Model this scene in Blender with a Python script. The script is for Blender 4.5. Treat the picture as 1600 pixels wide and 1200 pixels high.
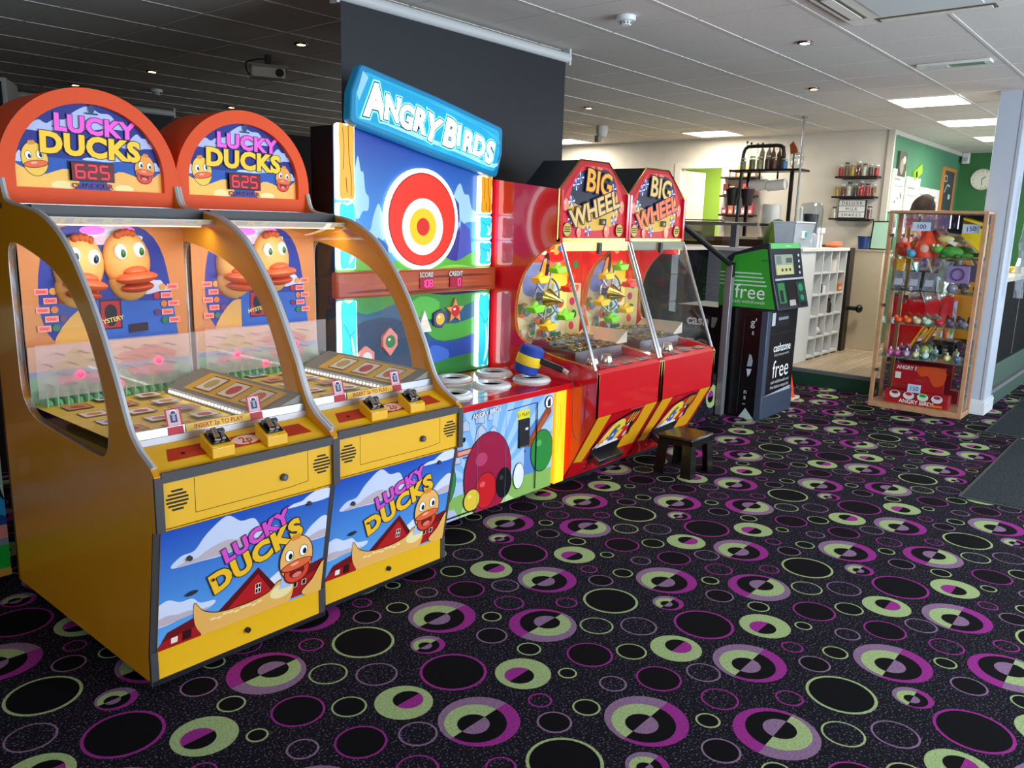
import bpy, bmesh, math, random
from mathutils import Vector, Matrix, Euler
random.seed(7)
for o in list(bpy.data.objects): bpy.data.objects.remove(o)
C = bpy.context.scene.collection
S = bpy.context.scene
PI = math.pi
# ---------------------------------------------------------------- camera
EYE = 1.6
def cam_rot(yaw, pitch, roll):
    cy, sy, cp, sp = math.cos(yaw), math.sin(yaw), math.cos(pitch), math.sin(pitch)
    f = Vector((sy*cp, cy*cp, -sp)); r = Vector((cy, -sy, 0)); u = r.cross(f)
    r2 = r*math.cos(roll)+u*math.sin(roll); u2 = -r*math.sin(roll)+u*math.cos(roll)
    return Matrix((r2, u2, -f)).transposed().to_4x4()
cd = bpy.data.cameras.new('camera'); cam = bpy.data.objects.new('camera', cd); C.objects.link(cam)
cd.sensor_fit = 'HORIZONTAL'; cd.sensor_width = 36.0; cd.lens = 1265.6/1600*36.0; cd.clip_start = .05; cd.clip_end = 60
cam.matrix_world = Matrix.Translation((0, 0, EYE)) @ cam_rot(.8669, .197, .0281)
S.camera = cam
# ---------------------------------------------------------------- exposure, world, daylight
S.view_settings.view_transform = 'Standard'; S.view_settings.look = 'None'
S.view_settings.exposure = 0.32; S.view_settings.gamma = 1.0; S.view_settings.use_curve_mapping = False
w = bpy.data.worlds.new('sky'); S.world = w; w.use_nodes = True
bg = w.node_tree.nodes['Background']; bg.inputs[0].default_value = (.55, .72, 1, 1); bg.inputs[1].default_value = 1.0
def area(name, loc, target, sx, sy, power, col=(1, 1, 1), spread=PI):
    l = bpy.data.lights.new(name, 'AREA'); l.shape = 'RECTANGLE'; l.size = sx; l.size_y = sy; l.energy = power; l.color = col; l.spread = spread
    o = bpy.data.objects.new(name, l); C.objects.link(o); o.location = loc
    o.rotation_euler = (Vector(target)-Vector(loc)).to_track_quat('-Z', 'Y').to_euler(); return o
area('window_daylight', (4.6, -3.0, 1.35), (4.6, 5, 1.9), 5.2, 2.1, 330, (.78, .88, 1))
area('door_daylight', (12.6, -1.6, 1.2), (8.0, 3.5, .8), 2.4, 2.2, 110, (.78, .88, 1))
area('added_side_fill', (-3.85, -.6, 1.5), (2, 1.6, 1.5), 3.0, 1.8, 105, (.9, .93, 1))  # added fill light from the left, brightens the dark machine sides
area('kitchen_lamp', (11.7, 5.6, 2.76), (11.7, 5.6, 0), .5, .5, 40, (1, .95, .8))
CEIL = 2.82
LIGHT_PANELS = [(8.53, 2.23), (10.3, 2.23), (12.1, 2.23), (10.1, 5.24), (10.1, 7.65)]
for x, y in LIGHT_PANELS: area('ceiling_panel_light', (x, y, CEIL-.03), (x, y, 0), .56, .56, 25, (1, .93, .8))
DOWNLIGHTS = [(5.55, 2.26, 'w'), (7.34, 2.87, 'y'), (7.35, 5.28, 'y'), (3.69, 5.21, 'y'), (3.63, 7.34, 'y'), (3.57, 8.81, 'y'), (5.31, 8.88, 'y'), (7.06, 9.51, 'y')]
for x, y, k in DOWNLIGHTS:
    l = bpy.data.lights.new('downlight_lamp', 'SPOT'); l.energy = 9; l.spot_size = 2.0; l.spot_blend = .6; l.shadow_soft_size = .03
    l.color = (.8, .9, 1) if k == 'w' else (1, .72, .42)
    o = bpy.data.objects.new('downlight_lamp', l); C.objects.link(o); o.location = (x, y, CEIL-.03)
# ---------------------------------------------------------------- materials
def lin(h):
    h = h.lstrip('#'); v = [int(h[i:i+2], 16)/255 for i in (0, 2, 4)]
    return tuple(c/12.92 if c <= .04045 else ((c+.055)/1.055)**2.4 for c in v)+(1,)
_M = {}
def mat(h, rough=.5, metal=0., emit=0., coat=0., noise=0., nscale=40., bump=0., spec=.5):
    k = (h, rough, metal, emit, coat, noise, nscale, bump, spec)
    if k in _M: return _M[k]
    m = bpy.data.materials.new('paint_'+h.strip('#')); m.use_nodes = True
    nt = m.node_tree; b = nt.nodes['Principled BSDF']; c = lin(h)
    b.inputs['Base Color'].default_value = c; b.inputs['Roughness'].default_value = rough; b.inputs['Metallic'].default_value = metal
    b.inputs['Coat Weight'].default_value = coat; b.inputs['Coat Roughness'].default_value = .05; b.inputs['Specular IOR Level'].default_value = spec
    if emit: b.inputs['Emission Color'].default_value = c; b.inputs['Emission Strength'].default_value = emit
    if noise or bump:
        tc = nt.nodes.new('ShaderNodeTexCoord'); n = nt.nodes.new('ShaderNodeTexNoise'); n.inputs['Scale'].default_value = nscale; n.inputs['Detail'].default_value = 4
        nt.links.new(tc.outputs['Object'], n.inputs['Vector'])
        if noise:
            r = nt.nodes.new('ShaderNodeValToRGB'); d = tuple(x*(1-noise) for x in c[:3])+(1,); e = tuple(min(1, x*(1+noise)) for x in c[:3])+(1,)
            r.color_ramp.elements[0].color = d; r.color_ramp.elements[1].color = e; r.color_ramp.elements[0].position = .3; r.color_ramp.elements[1].position = .7
            nt.links.new(n.outputs['Fac'], r.inputs[0]); nt.links.new(r.outputs[0], b.inputs['Base Color'])
        if bump:
            bp = nt.nodes.new('ShaderNodeBump'); bp.inputs['Strength'].default_value = bump; bp.inputs['Distance'].default_value = .004
            nt.links.new(n.outputs['Fac'], bp.inputs['Height']); nt.links.new(bp.outputs[0], b.inputs['Normal'])
    _M[k] = m; return m
def grad_mat(h0, h1, a0, a1, axis=2, rough=.5, coat=0., emit=0.):
    # printed colour blend along an object axis
    k = ('g', h0, h1, a0, a1, axis, emit)
    if k in _M: return _M[k]
    m = bpy.data.materials.new('print_blend'); m.use_nodes = True; nt = m.node_tree; b = nt.nodes['Principled BSDF']
    tc = nt.nodes.new('ShaderNodeTexCoord'); sp = nt.nodes.new('ShaderNodeSeparateXYZ'); mr = nt.nodes.new('ShaderNodeMapRange'); r = nt.nodes.new('ShaderNodeValToRGB')
    nt.links.new(tc.outputs['Object'], sp.inputs[0]); nt.links.new(sp.outputs[axis], mr.inputs[0]); mr.inputs[1].default_value = a0; mr.inputs[2].default_value = a1
    nt.links.new(mr.outputs[0], r.inputs[0]); r.color_ramp.elements[0].color = lin(h0); r.color_ramp.elements[1].color = lin(h1)
    nt.links.new(r.outputs[0], b.inputs['Base Color']); b.inputs['Roughness'].default_value = rough; b.inputs['Coat Weight'].default_value = coat
    if emit: nt.links.new(r.outputs[0], b.inputs['Emission Color']); b.inputs['Emission Strength'].default_value = emit
    _M[k] = m; return m
def glass(tint='FFFFFF', refl=.12, rough=.02, haze=0.):
    k = ('glass', tint, refl, rough, haze)
    if k in _M: return _M[k]
    m = bpy.data.materials.new('glass'); m.use_nodes = True; nt = m.node_tree; nt.nodes.clear()
    out = nt.nodes.new('ShaderNodeOutputMaterial'); tr = nt.nodes.new('ShaderNodeBsdfTransparent'); gl = nt.nodes.new('ShaderNodeBsdfGlossy')
    mx = nt.nodes.new('ShaderNodeMixShader'); lw = nt.nodes.new('ShaderNodeLayerWeight'); pw = nt.nodes.new('ShaderNodeMath'); mu = nt.nodes.new('ShaderNodeMath')
    pw.operation = 'POWER'; pw.inputs[1].default_value = 4; mu.operation = 'MULTIPLY_ADD'; mu.inputs[1].default_value = .55; mu.inputs[2].default_value = refl; mu.use_clamp = True
    nt.links.new(lw.outputs['Facing'], pw.inputs[0]); nt.links.new(pw.outputs[0], mu.inputs[0]); nt.links.new(mu.outputs[0], mx.inputs[0])
    tr.inputs[0].default_value = lin(tint); gl.inputs['Roughness'].default_value = rough
    last = tr.outputs[0]
    if haze:
        df = nt.nodes.new('ShaderNodeBsdfDiffuse'); df.inputs[0].default_value = lin(tint); m2 = nt.nodes.new('ShaderNodeMixShader'); m2.inputs[0].default_value = haze
        nt.links.new(tr.outputs[0], m2.inputs[1]); nt.links.new(df.outputs[0], m2.inputs[2]); last = m2.outputs[0]
    nt.links.new(last, mx.inputs[1]); nt.links.new(gl.outputs[0], mx.inputs[2]); nt.links.new(mx.outputs[0], out.inputs[0])
    _M[k] = m; return m
GLASS = glass('FFFFFF', .045); ACRYL = glass('FFF4F4', .09, .05, .28)  # acrylic's diffuse haze stands in for a white reflection on the sheet
CHROME = mat('C9CBD0', .16, 1.); STEEL = mat('8E9096', .3, 1.); BRASS = mat('B9A25A', .25, 1.); BLACK = mat('0B0B0D', .45); RUBBER = mat('3A3838', .5)
# ---------------------------------------------------------------- mesh building
class MB:
    def __init__(s): s.v, s.f, s.m, s.mats, s.k = [], [], [], [], {}
    def mi(s, m):
        if m not in s.k: s.k[m] = len(s.mats); s.mats.append(m)
        return s.k[m]
    def raw(s, vs, fs, m, M=None):
        n = len(s.v); i = s.mi(m)
        s.v += [tuple(M @ Vector(p)) for p in vs] if M else [tuple(p) for p in vs]
        for f in fs: s.f.append([n+a for a in f]); s.m.append(i)
        return s
    def poly(s, pts, m): return s.raw(pts, [range(len(pts))], m)
    def box(s, a, b, m, M=None):
        x0, y0, z0 = a; x1, y1, z1 = b
        vs = [(x, y, z) for z in (z0, z1) for y in (y0, y1) for x in (x0, x1)]
        return s.raw(vs, [(0, 2, 3, 1), (4, 5, 7, 6), (0, 1, 5, 4), (2, 6, 7, 3), (0, 4, 6, 2), (1, 3, 7, 5)], m, M)
    def prism(s, pts, ax, a, b, m, M=None):
        # pts 2D outline, extruded along axis ax from a to b. x:(y,z)  y:(x,z)  z:(x,y)
        def q(p, t): return {'x': (t, p[0], p[1]), 'y': (p[0], t, p[1]), 'z': (p[0], p[1], t)}[ax]
        n = len(pts); vs = [q(p, a) for p in pts]+[q(p, b) for p in pts]
        ar = sum(pts[i][0]*pts[(i+1) % n][1]-pts[(i+1) % n][0]*pts[i][1] for i in range(n))
        fs = [list(range(n))[::-1], list(range(n, 2*n))]+[(i, (i+1) % n, n+(i+1) % n, n+i) for i in range(n)]
        flip = (ar < 0) != (ax == 'y')
        if (b < a): flip = not flip
        if flip: fs = [list(f)[::-1] for f in fs]
        return s.raw(vs, fs, m, M)
    def cyl(s, p0, p1, r, m, n=16, r1=None):
        p0, p1 = Vector(p0), Vector(p1); r1 = r if r1 is None else r1; d = (p1-p0).normalized()
        a = d.orthogonal().normalized(); b = d.cross(a); vs = []
        for p, R in ((p0, r), (p1, r1)): vs += [p+(a*math.cos(2*PI*i/n)+b*math.sin(2*PI*i/n))*R for i in range(n)]
        fs = [(i, (i+1) % n, n+(i+1) % n, n+i) for i in range(n)]+[list(range(n))[::-1], list(range(n, 2*n))]
        return s.raw(vs, fs, m)
    def lathe(s, prof, c, m, n=20, M=None):
        vs = []; k = len(prof)
        for i in range(n):
            a = 2*PI*i/n; vs += [(c[0]+r*math.cos(a), c[1]+r*math.sin(a), c[2]+z) for r, z in prof]
        fs = [(i*k+j, ((i+1) % n)*k+j, ((i+1) % n)*k+j+1, i*k+j+1) for i in range(n) for j in range(k-1)]
        if prof[0][0] > 1e-6: fs.append([i*k for i in range(n)][::-1])
        if prof[-1][0] > 1e-6: fs.append([i*k+k-1 for i in range(n)])
        return s.raw(vs, fs, m, M)
    def ball(s, c, r, m, nu=16, nv=10, M=None):
        r = (r, r, r) if not hasattr(r, '__len__') else r
        vs = [(c[0]+r[0]*math.sin(PI*j/nv)*math.cos(2*PI*i/nu), c[1]+r[1]*math.sin(PI*j/nv)*math.sin(2*PI*i/nu), c[2]-r[2]*math.cos(PI*j/nv)) for j in range(nv+1) for i in range(nu)]
        return s.raw(vs, [(j*nu+i, j*nu+(i+1) % nu, (j+1)*nu+(i+1) % nu, (j+1)*nu+i) for j in range(nv) for i in range(nu)], m, M)
    def tube(s, path, r, m, n=8, closed=False):
        P = [Vector(p) for p in path]; k = len(P); vs = []; up = None
        for i, p in enumerate(P):
            d = ((P[(i+1) % k] if (closed or i < k-1) else p)-(P[i-1] if (closed or i > 0) else p)).normalized()
            a = d.orthogonal().normalized() if up is None else (up-d*up.dot(d)).normalized()
            up = a; b = d.cross(a); vs += [p+(a*math.cos(2*PI*j/n)+b*math.sin(2*PI*j/n))*r for j in range(n)]
        fs = [(i*n+j, i*n+(j+1) % n, ((i+1) % k)*n+(j+1) % n, ((i+1) % k)*n+j) for i in range(k if closed else k-1) for j in range(n)]
        if not closed: fs += [list(range(n))[::-1], list(range((k-1)*n, k*n))]
        return s.raw(vs, fs, m)
    def strip(s, path, wdir, wid, m):
        n = len(path); w = Vector(wdir)*wid
        return s.raw([Vector(p) for p in path]+[Vector(p)+w for p in path], [(i, i+1, n+i+1, n+i) for i in range(n-1)], m)
    def build(s, name, parent=None, bevel=0., seg=2, ang=.6):
        me = bpy.data.meshes.new(name); me.from_pydata(s.v, [], s.f)
        for m in s.mats: me.materials.append(m)
        me.polygons.foreach_set('material_index', s.m); me.polygons.foreach_set('use_smooth', [True]*len(s.f))
        me.update(); me.set_sharp_from_angle(angle=ang)
        o = bpy.data.objects.new(name, me); C.objects.link(o)
        if parent is not None: o.parent = parent
        if bevel:
            b = o.modifiers.new('edge', 'BEVEL'); b.width = bevel; b.segments = seg; b.limit_method = 'ANGLE'; b.angle_limit = .7
        return o
def tag(o, label, cat, group=None):
    o['label'] = label; o['category'] = cat
    if group: o['group'] = group
    return o
def thing(name, label, cat, loc=(0, 0, 0), rz=0., group=None):
    o = bpy.data.objects.new(name, None); o.empty_display_size = .1; C.objects.link(o); o.location = loc; o.rotation_euler = (0, 0, rz)
    return tag(o, label, cat, group)
def struct(o): o['kind'] = 'structure'; return o
def dup(o, loc=None, label=None, dz=None, rz=None):
    r = o.copy(); C.objects.link(r)
    if loc is not None: r.location = loc
    if rz is not None: r.rotation_euler = (0, 0, rz)
    if label: r['label'] = label
    for ch in list(o.children):
        c = ch.copy(); C.objects.link(c); c.parent = r
        for g in list(ch.children):
            d = g.copy(); C.objects.link(d); d.parent = c
    return r
def _grab(cu):
    ob = bpy.data.objects.new('tmp', cu); C.objects.link(ob); dg = bpy.context.evaluated_depsgraph_get(); dg.update()
    me = bpy.data.meshes.new_from_object(ob.evaluated_get(dg)); vs = [tuple(v.co) for v in me.vertices]; fs = [tuple(p.vertices) for p in me.polygons]
    bpy.data.objects.remove(ob); bpy.data.meshes.remove(me); bpy.data.curves.remove(cu); return vs, fs
def plate(loops, thick):
    # flat plate with holes; first loop outer. returns verts in XY, z in +-thick/2
    cu = bpy.data.curves.new('pl', 'CURVE'); cu.dimensions = '2D'; cu.fill_mode = 'BOTH'; cu.extrude = thick/2
    for lp in loops:
        sp = cu.splines.new('POLY'); sp.points.add(len(lp)-1); sp.use_cyclic_u = True
        for p, q in zip(sp.points, lp): p.co = (q[0], q[1], 0, 1)
    return _grab(cu)
_T = {}
def text_mesh(t, off=0., shear=0., sp=1.):
    k = (t, off, shear, sp)
    if k not in _T:
        cu = bpy.data.curves.new('t', 'FONT'); cu.body = t; cu.size = 1; cu.offset = off; cu.shear = shear; cu.space_character = sp; cu.align_x = 'CENTER'; cu.fill_mode = 'FRONT'; cu.resolution_u = 3
        _T[k] = _grab(cu)
    return _T[k]
def arc(cx, cy, rx, ry, a0, a1, n=24): return [(cx+rx*math.cos(math.radians(a0+(a1-a0)*i/n)), cy+ry*math.sin(math.radians(a0+(a1-a0)*i/n))) for i in range(n+1)]
def smooth(pts, k=5):
    # closed Catmull-Rom through outline points
    n = len(pts); out = []
    for i in range(n):
        p0, p1, p2, p3 = (pts[(i+j-1) % n] for j in range(4))
        for t in [a/k for a in range(k)]:
            out.append(tuple(.5*((2*p1[d])+(-p0[d]+p2[d])*t+(2*p0[d]-5*p1[d]+4*p2[d]-p3[d])*t*t+(-p0[d]+3*p1[d]-3*p2[d]+p3[d])*t**3) for d in (0, 1)))
    return out
def smooth_open(pts, k=5):
    q = [pts[0]]+list(pts)+[pts[-1]]; out = []
    for i in range(1, len(q)-2):
        p0, p1, p2, p3 = q[i-1:i+3]
        for t in [a/k for a in range(k)]:
            out.append(tuple(.5*((2*p1[d])+(-p0[d]+p2[d])*t+(2*p0[d]-5*p1[d]+4*p2[d]-p3[d])*t*t+(-p0[d]+3*p1[d]-3*p2[d]+p3[d])*t**3) for d in range(len(p1))))
    return out+[tuple(pts[-1])]
class Art:
    # flat printed artwork: coloured shapes laid on a panel, each a hair in front of the last
    def __init__(s, O, U, V, em=0., rough=.45, coat=.0, step=.00012):
        s.O, s.U, s.V = Vector(O), Vector(U).normalized(), Vector(V).normalized(); s.N = s.U.cross(s.V); s.l = 1; s.mb = MB(); s.em, s.rough, s.coat, s.step = em, rough, coat, step; s.clip = None
    def P(s, u, v): return s.O+s.U*u+s.V*v+s.N*(s.l*s.step)
    def col(s, c, em): return c if not isinstance(c, str) else mat(c, s.rough, 0, s.em if em is None else em, s.coat, spec=.3)
    def poly(s, pts, c, em=None):
        if s.clip:
            x0, y0, x1, y1 = s.clip
            for ax, lim, sg in ((0, x0, 1), (0, x1, -1), (1, y0, 1), (1, y1, -1)):
                out = []; n = len(pts)
                for i in range(n):
                    a, b = pts[i-1], pts[i]; da, db = sg*(a[ax]-lim), sg*(b[ax]-lim)
                    if (da < 0) != (db < 0):
                        t = da/(da-db); out.append((a[0]+(b[0]-a[0])*t, a[1]+(b[1]-a[1])*t))
                    if db >= 0: out.append(b)
                pts = out
                if len(pts) < 3: return s
        n = len(pts)
        if sum(pts[i-1][0]*pts[i][1]-pts[i][0]*pts[i-1][1] for i in range(n)) < 0: pts = pts[::-1]
        s.mb.poly([s.P(*p) for p in pts], s.col(c, em)); s.l += 1; return s
    def rect(s, x0, y0, x1, y1, c, em=None): return s.poly([(x0, y0), (x1, y0), (x1, y1), (x0, y1)], c, em)
    def ell(s, cx, cy, rx, ry, c, em=None, rot=0, a0=0, a1=360, n=28):
        R = math.radians(rot); p = arc(0, 0, rx, ry, a0, a1, n)
        if a1-a0 >= 360: p = p[:-1]
        return s.poly([(cx+x*math.cos(R)-y*math.sin(R), cy+x*math.sin(R)+y*math.cos(R)) for x, y in p], c, em)
    def line(s, pts, w, c, em=None):
        for a, b in zip(pts, pts[1:]):
            d = Vector((b[0]-a[0], b[1]-a[1])); L = d.length
            if L < 1e-6: continue
            n = Vector((-d.y, d.x))/L*w/2; s.poly([(a[0]-n.x, a[1]-n.y), (b[0]-n.x, b[1]-n.y), (b[0]+n.x, b[1]+n.y), (a[0]+n.x, a[1]+n.y)], c, em); s.l -= 1
        s.l += 1; return s
    def text(s, t, x, y, size, c, rot=0, off=0., shear=0., em=None, sx=1., sp=1., edge=None, edgew=.05):
        R = math.radians(rot); ca, sa = math.cos(R), math.sin(R)
        for cc, of in (((edge, off+edgew),) if edge else ())+((c, off),):
            vs, fs = text_mesh(t, of, shear, sp)
            q = [(x+(a*sx*ca-b*sa)*size, y+(a*sx*sa+b*ca)*size) for a, b, _ in vs]
            s.mb.raw([s.P(*p) for p in q], fs, s.col(cc, em)); s.l += 2
        return s
    def digits(s, t, x, y, h, c, em, w=None):
        # seven-segment figures
        w = w or h*.55; k = h*.11; m = {'0': 'abcdef', '1': 'bc', '2': 'abged', '5': 'afgcd', '6': 'afgecd', '8': 'abcdefg'}
        for i, ch in enumerate(t):
            X = x+i*w*1.5; sg = {'a': ((X, y+h), (X+w, y+h)), 'd': ((X, y), (X+w, y)), 'g': ((X, y+h/2), (X+w, y+h/2)), 'f': ((X, y+h/2), (X, y+h)), 'b': ((X+w, y+h/2), (X+w, y+h)), 'e': ((X, y), (X, y+h/2)), 'c': ((X+w, y), (X+w, y+h/2))}
            for q in m.get(ch, ''):
                (ax, ay), (bx, by) = sg[q]; e = k*.6
                if ax == bx: s.rect(ax-k/2, ay+e*.5, ax+k/2, by-e*.5, c, em)
                else: s.rect(ax+e*.5, ay-k/2, bx-e*.5, ay+k/2, c, em)
                s.l -= 1
        s.l += 1; return s
    def cloud(s, x, y, w, h, c='DDE3F2', c2=None, em=None):
        pts = [(x-w*.5, y), (x-w*.42, y+h*.25), (x-w*.3, y+h*.3), (x-w*.2, y+h*.65), (x-w*.02, y+h), (x+w*.12, y+h*.75), (x+w*.25, y+h*.72), (x+w*.34, y+h*.4), (x+w*.5, y+h*.3), (x+w*.46, y+h*.08), (x+w*.2, y+h*.05), (x, y-h*.08), (x-w*.25, y-h*.05)]
        s.poly(smooth(pts, 4), c, em)
        if c2: s.poly(smooth([(px*.9+x*.1, y-h*.02+(py-y)*.35) for px, py in pts], 4), c2, em)
        return s
    def build(s, name, parent=None): return s.mb.build(name, parent)
# ---------------------------------------------------------------- the setting
# carpet: one woven repeat laid on the half-drop lattice
CELL = [('Pk', .344, .74, .088), ('Gk', .48, .704, .059), ('D1', .629, .665, .099), ('A', .74, .464, .135), ('Ps', .974, .506, .042), ('Lk', .913, .364, .058), ('Gk', .057, .407, .048), ('A', .143, .262, .139), ('Ps', .435, .284, .065), ('Gk', .291, .184, .041), ('Lk', .177, .023, .062), ('Ls', .243, .514, .05), ('Pk', .393, .486, .082), ('Ls', .549, .464, .063), ('Ps', .62, .199, .048), ('B', .393, .039, .138), ('Gk', .778, .151, .119), ('S', .945, .039, .067), ('Pk', .884, .804, .122), ('Gs', .548, .952, .069), ('Ls', .672, .886, .075), ('Gk', .206, .865, .047), ('D2', .06, .7, .102), ('Gk', .179, .642, .035)]
def carpet_material(h, speck=None, thr=.6):
    m = bpy.data.materials.new('carpet_pile'); m.use_nodes = True; nt = m.node_tree; b = nt.nodes['Principled BSDF']
    tc = nt.nodes.new('ShaderNodeTexCoord'); n = nt.nodes.new('ShaderNodeTexNoise'); n.inputs['Scale'].default_value = 130; n.inputs['Detail'].default_value = 2
    r = nt.nodes.new('ShaderNodeValToRGB'); nt.links.new(tc.outputs['Object'], n.inputs['Vector']); nt.links.new(n.outputs['Fac'], r.inputs[0])
    c = lin(h); r.color_ramp.elements[0].color = c if speck else tuple(x*.8 for x in c[:3])+(1,); r.color_ramp.elements[0].position = thr if speck else .35
    r.color_ramp.elements[1].color = lin(speck) if speck else tuple(min(1, x*1.15) for x in c[:3])+(1,); r.color_ramp.elements[1].position = thr+.06 if speck else .65
    nt.links.new(r.outputs[0], b.inputs['Base Color']); b.inputs['Roughness'].default_value = .95; b.inputs['Specular IOR Level'].default_value = .1
    bp = nt.nodes.new('ShaderNodeBump'); bp.inputs['Strength'].default_value = .25; bp.inputs['Distance'].default_value = .003; nt.links.new(n.outputs['Fac'], bp.inputs['Height']); nt.links.new(bp.outputs[0], b.inputs['Normal'])
    return m
K_BASE = carpet_material('120F18', '5C5666', .585)
K_BLK, K_PNK, K_LIL, K_GRN = carpet_material('09080C'), carpet_material('922C82'), carpet_material('866886'), carpet_material('9CB078')
def carpet_cell(mb, ox, oy, inside, Z):
    def disc(x, y, r, m, z, half=None, n=30):
        a0, a1 = {None: (0, 360), 'u': (0, 180), 'd': (180, 360)}[half]
        p = arc(x, y, r, r, a0, a1, n if half is None else n//2); p = p[:-1] if half is None else p
        mb.raw([Z(px, py, z) for px, py in p], [range(len(p))], m)
    for t, a, b, r in CELL:
        x, y = ox+a*.958+b*.04, oy-a*.497+b*1.0
        if not inside(x, y): continue
        if t in ('A', 'B', 'S'):
            s = -1 if t == 'B' else 1; u, d = ('d', 'u') if s < 0 else ('u', 'd')
            disc(x, y, r, K_LIL, 1, u); disc(x, y, r, K_PNK, 1, d)
            x2, y2 = x-s*.13*r, y; disc(x2, y2, r*.76, K_GRN, 2, u); disc(x2, y2, r*.76, K_BLK, 2, d)
            x3, y3 = x-s*.2*r, y; disc(x3, y3, r*.39, K_BLK, 3, u); disc(x3, y3, r*.39, K_LIL, 3, d)
        elif t[0] == 'D':
            s = 1 if t == 'D1' else -1; disc(x, y, r, K_GRN, 1); x2 = x+s*.2*r
            disc(x2, y, r*.52, K_BLK if s > 0 else K_PNK, 2, 'u'); disc(x2, y, r*.52, K_PNK if s > 0 else K_BLK, 2, 'd')
        else:
            disc(x, y, r, {'P': K_PNK, 'G': K_GRN, 'L': K_LIL}[t[0]], 1); disc(x, y, r-max(.007, r*.09), K_BLK if t[1] == 'k' else K_BASE, 2)
fl = MB(); fl.poly([(-4, -3, 0), (14.2, -3, 0), (14.2, 11, 0), (-4, 11, 0)], K_BASE)
for i in range(-6, 16):
    for j in range(-8, 20):
        ox, oy = i*.958+j*.04, -i*.497+j*1.0
        carpet_cell(fl, ox, oy, lambda x, y: -.6 < x < 13.5 and -1 < y < 5.4 and (x < 8.45 or y < 1.42), lambda x, y, z: (x, y, z*.0004))
struct(fl.build('floor'))
# low carpeted upstand wall beyond the red machines
pw = MB(); pw.box((5.45, 3.12, 0), (6.5, 3.3, .36), K_BASE)
for i in range(-2, 14):
    for j in range(-6, 10):
        ox, oy = 5.3+i*.958+j*.04, -i*.497+j*1.0
        carpet_cell(pw, ox, oy, lambda x, y: 5.62 < x < 6.36 and .1 < y < .26, lambda x, y, z: (x, 3.12-z*.0006, y))
struct(pw.build('wall_upstand'))
# suspended ceiling: tiles and the white tee grid
def ceiling_material():
    m = mat('CFCBC3', .9, noise=.05, nscale=60, bump=.15); return m
ce = MB(); ce.box((-4, -3, CEIL), (14.2, 11, CEIL+.08), ceiling_material())
tee = mat('D2CFC8', .55)
for k in range(-15, 17):
    x = 4.625+.6*k
    if -4 < x < 14.2: ce.box((x-.008, -3, CEIL-.003), (x+.008, 11, CEIL), tee)
for k in range(-9, 16):
    y = 1.942+.612*k
    if -3 < y < 11: ce.box((-4, y-.010, CEIL-.004), (14.2, y+.010, CEIL), tee)
struct(ce.build('ceiling'))
WHITE_W = mat('D9D3C6', .7, noise=.03, nscale=6); GREEN_W = mat('4B8562', .7, noise=.04, nscale=5); DARK_W = mat('15151A', .8)
wb = MB(); wb.box((-4.1, 11, 0), (10.7, 11.1, CEIL), DARK_W); struct(wb.build('wall_back'))
wl = MB(); wl.box((-4.1, -3, 0), (-4, 11, CEIL), mat('2A2A30', .8)); struct(wl.build('wall_left'))
# front wall behind the viewer, with the openings the daylight comes through
wf = MB(); FW = mat('8A8A88', .8)
for a, b in (((-4.1, -3.3, 0), (1.9, -3.2, CEIL)), ((1.9, -3.3, 0), (7.3, -3.2, .25)), ((1.9, -3.3, 2.4), (7.3, -3.2, CEIL)), ((7.3, -3.3, 0), (11.3, -3.2, CEIL)), ((11.3, -3.3, 2.3), (14.2, -3.2, CEIL))): wf.box(a, b, FW)
struct(wf.build('wall_front'))
wn = MB()  # invented window on the unseen left wall, framing the added side fill
for q in ((-2.1, .6, -2.05, 2.4), (.85, .6, .9, 2.4), (-2.1, .55, .9, .6), (-2.1, 2.4, .9, 2.45), (-.62, .6, -.58, 2.4)): wn.box((-4.0, q[0], q[1]), (-3.93, q[2], q[3]), mat('E6E6E2', .5))
wn.box((-4.0, -2.05, .6), (-3.99, .85, 2.4), mat('C8DCF0', .1)); struct(wn.build('added_window'))
# white wall with the doorway
ww = MB(); PX = 10.7
for y0, y1, z0, z1 in ((3.2, 5.36, 0, CEIL), (5.36, 6.0, 2.42, CEIL), (6.0, 11, 0, CEIL)): ww.box((PX, y0, z0), (PX+.12, y1, z1), WHITE_W)
struct(ww.build('wall_right'))
dt = MB(); TRIM = mat('E6E1D4', .5)
for y0, y1, z0, z1 in ((5.26, 5.36, .17, 2.5), (6.0, 6.1, .17, 2.5), (5.36, 6.0, 2.42, 2.5)): dt.box((PX-.02, y0, z0), (PX, y1, z1), TRIM)
struct(dt.build('door_1', bevel=.004))
dl = MB(); dl.box((PX+.12, 6.0, .17), (PX+.74, 6.05, 2.4), mat('D8CFBC', .6))
for z in (.4, 1.3): dl.box((PX+.2, 5.99, z), (PX+.66, 6.0, z+.75), mat('E2DAC8', .6))
struct(dl.build('door_2', bevel=.004))
kr = MB(); LIME = mat('A8CF4E', .7); kr.box((12.6, 4.0, .17), (12.7, 8, CEIL), LIME); kr.box((11.4, 5.3, CEIL-.05), (12.0, 5.9, CEIL-.001), mat('FFF6E4', .5, emit=5)); kr.box((12.58, 5.5, .17), (12.6, 5.52, 2.3), mat('7FA338', .7)); struct(kr.build('wall_kitchen'))
wg = MB(); wg.box((PX, 3.17, 0), (14.3, 3.2, CEIL), GREEN_W); struct(wg.build('wall_green'))
wd = MB(); wd.box((14.2, -3, 0), (14.3, 3.17, CEIL), mat('33703D', .7, noise=.04, nscale=5)); struct(wd.build('wall_far'))
tr = MB(); tr.box((PX-.03, 3.13, 0), (PX+.02, 3.2, CEIL), mat('C9C4B8', .5)); tr.box((PX+.02, 3.13, CEIL-.05), (14.2, 3.17, CEIL), mat('C9C4B8', .5)); struct(tr.build('trim_1'))
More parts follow.
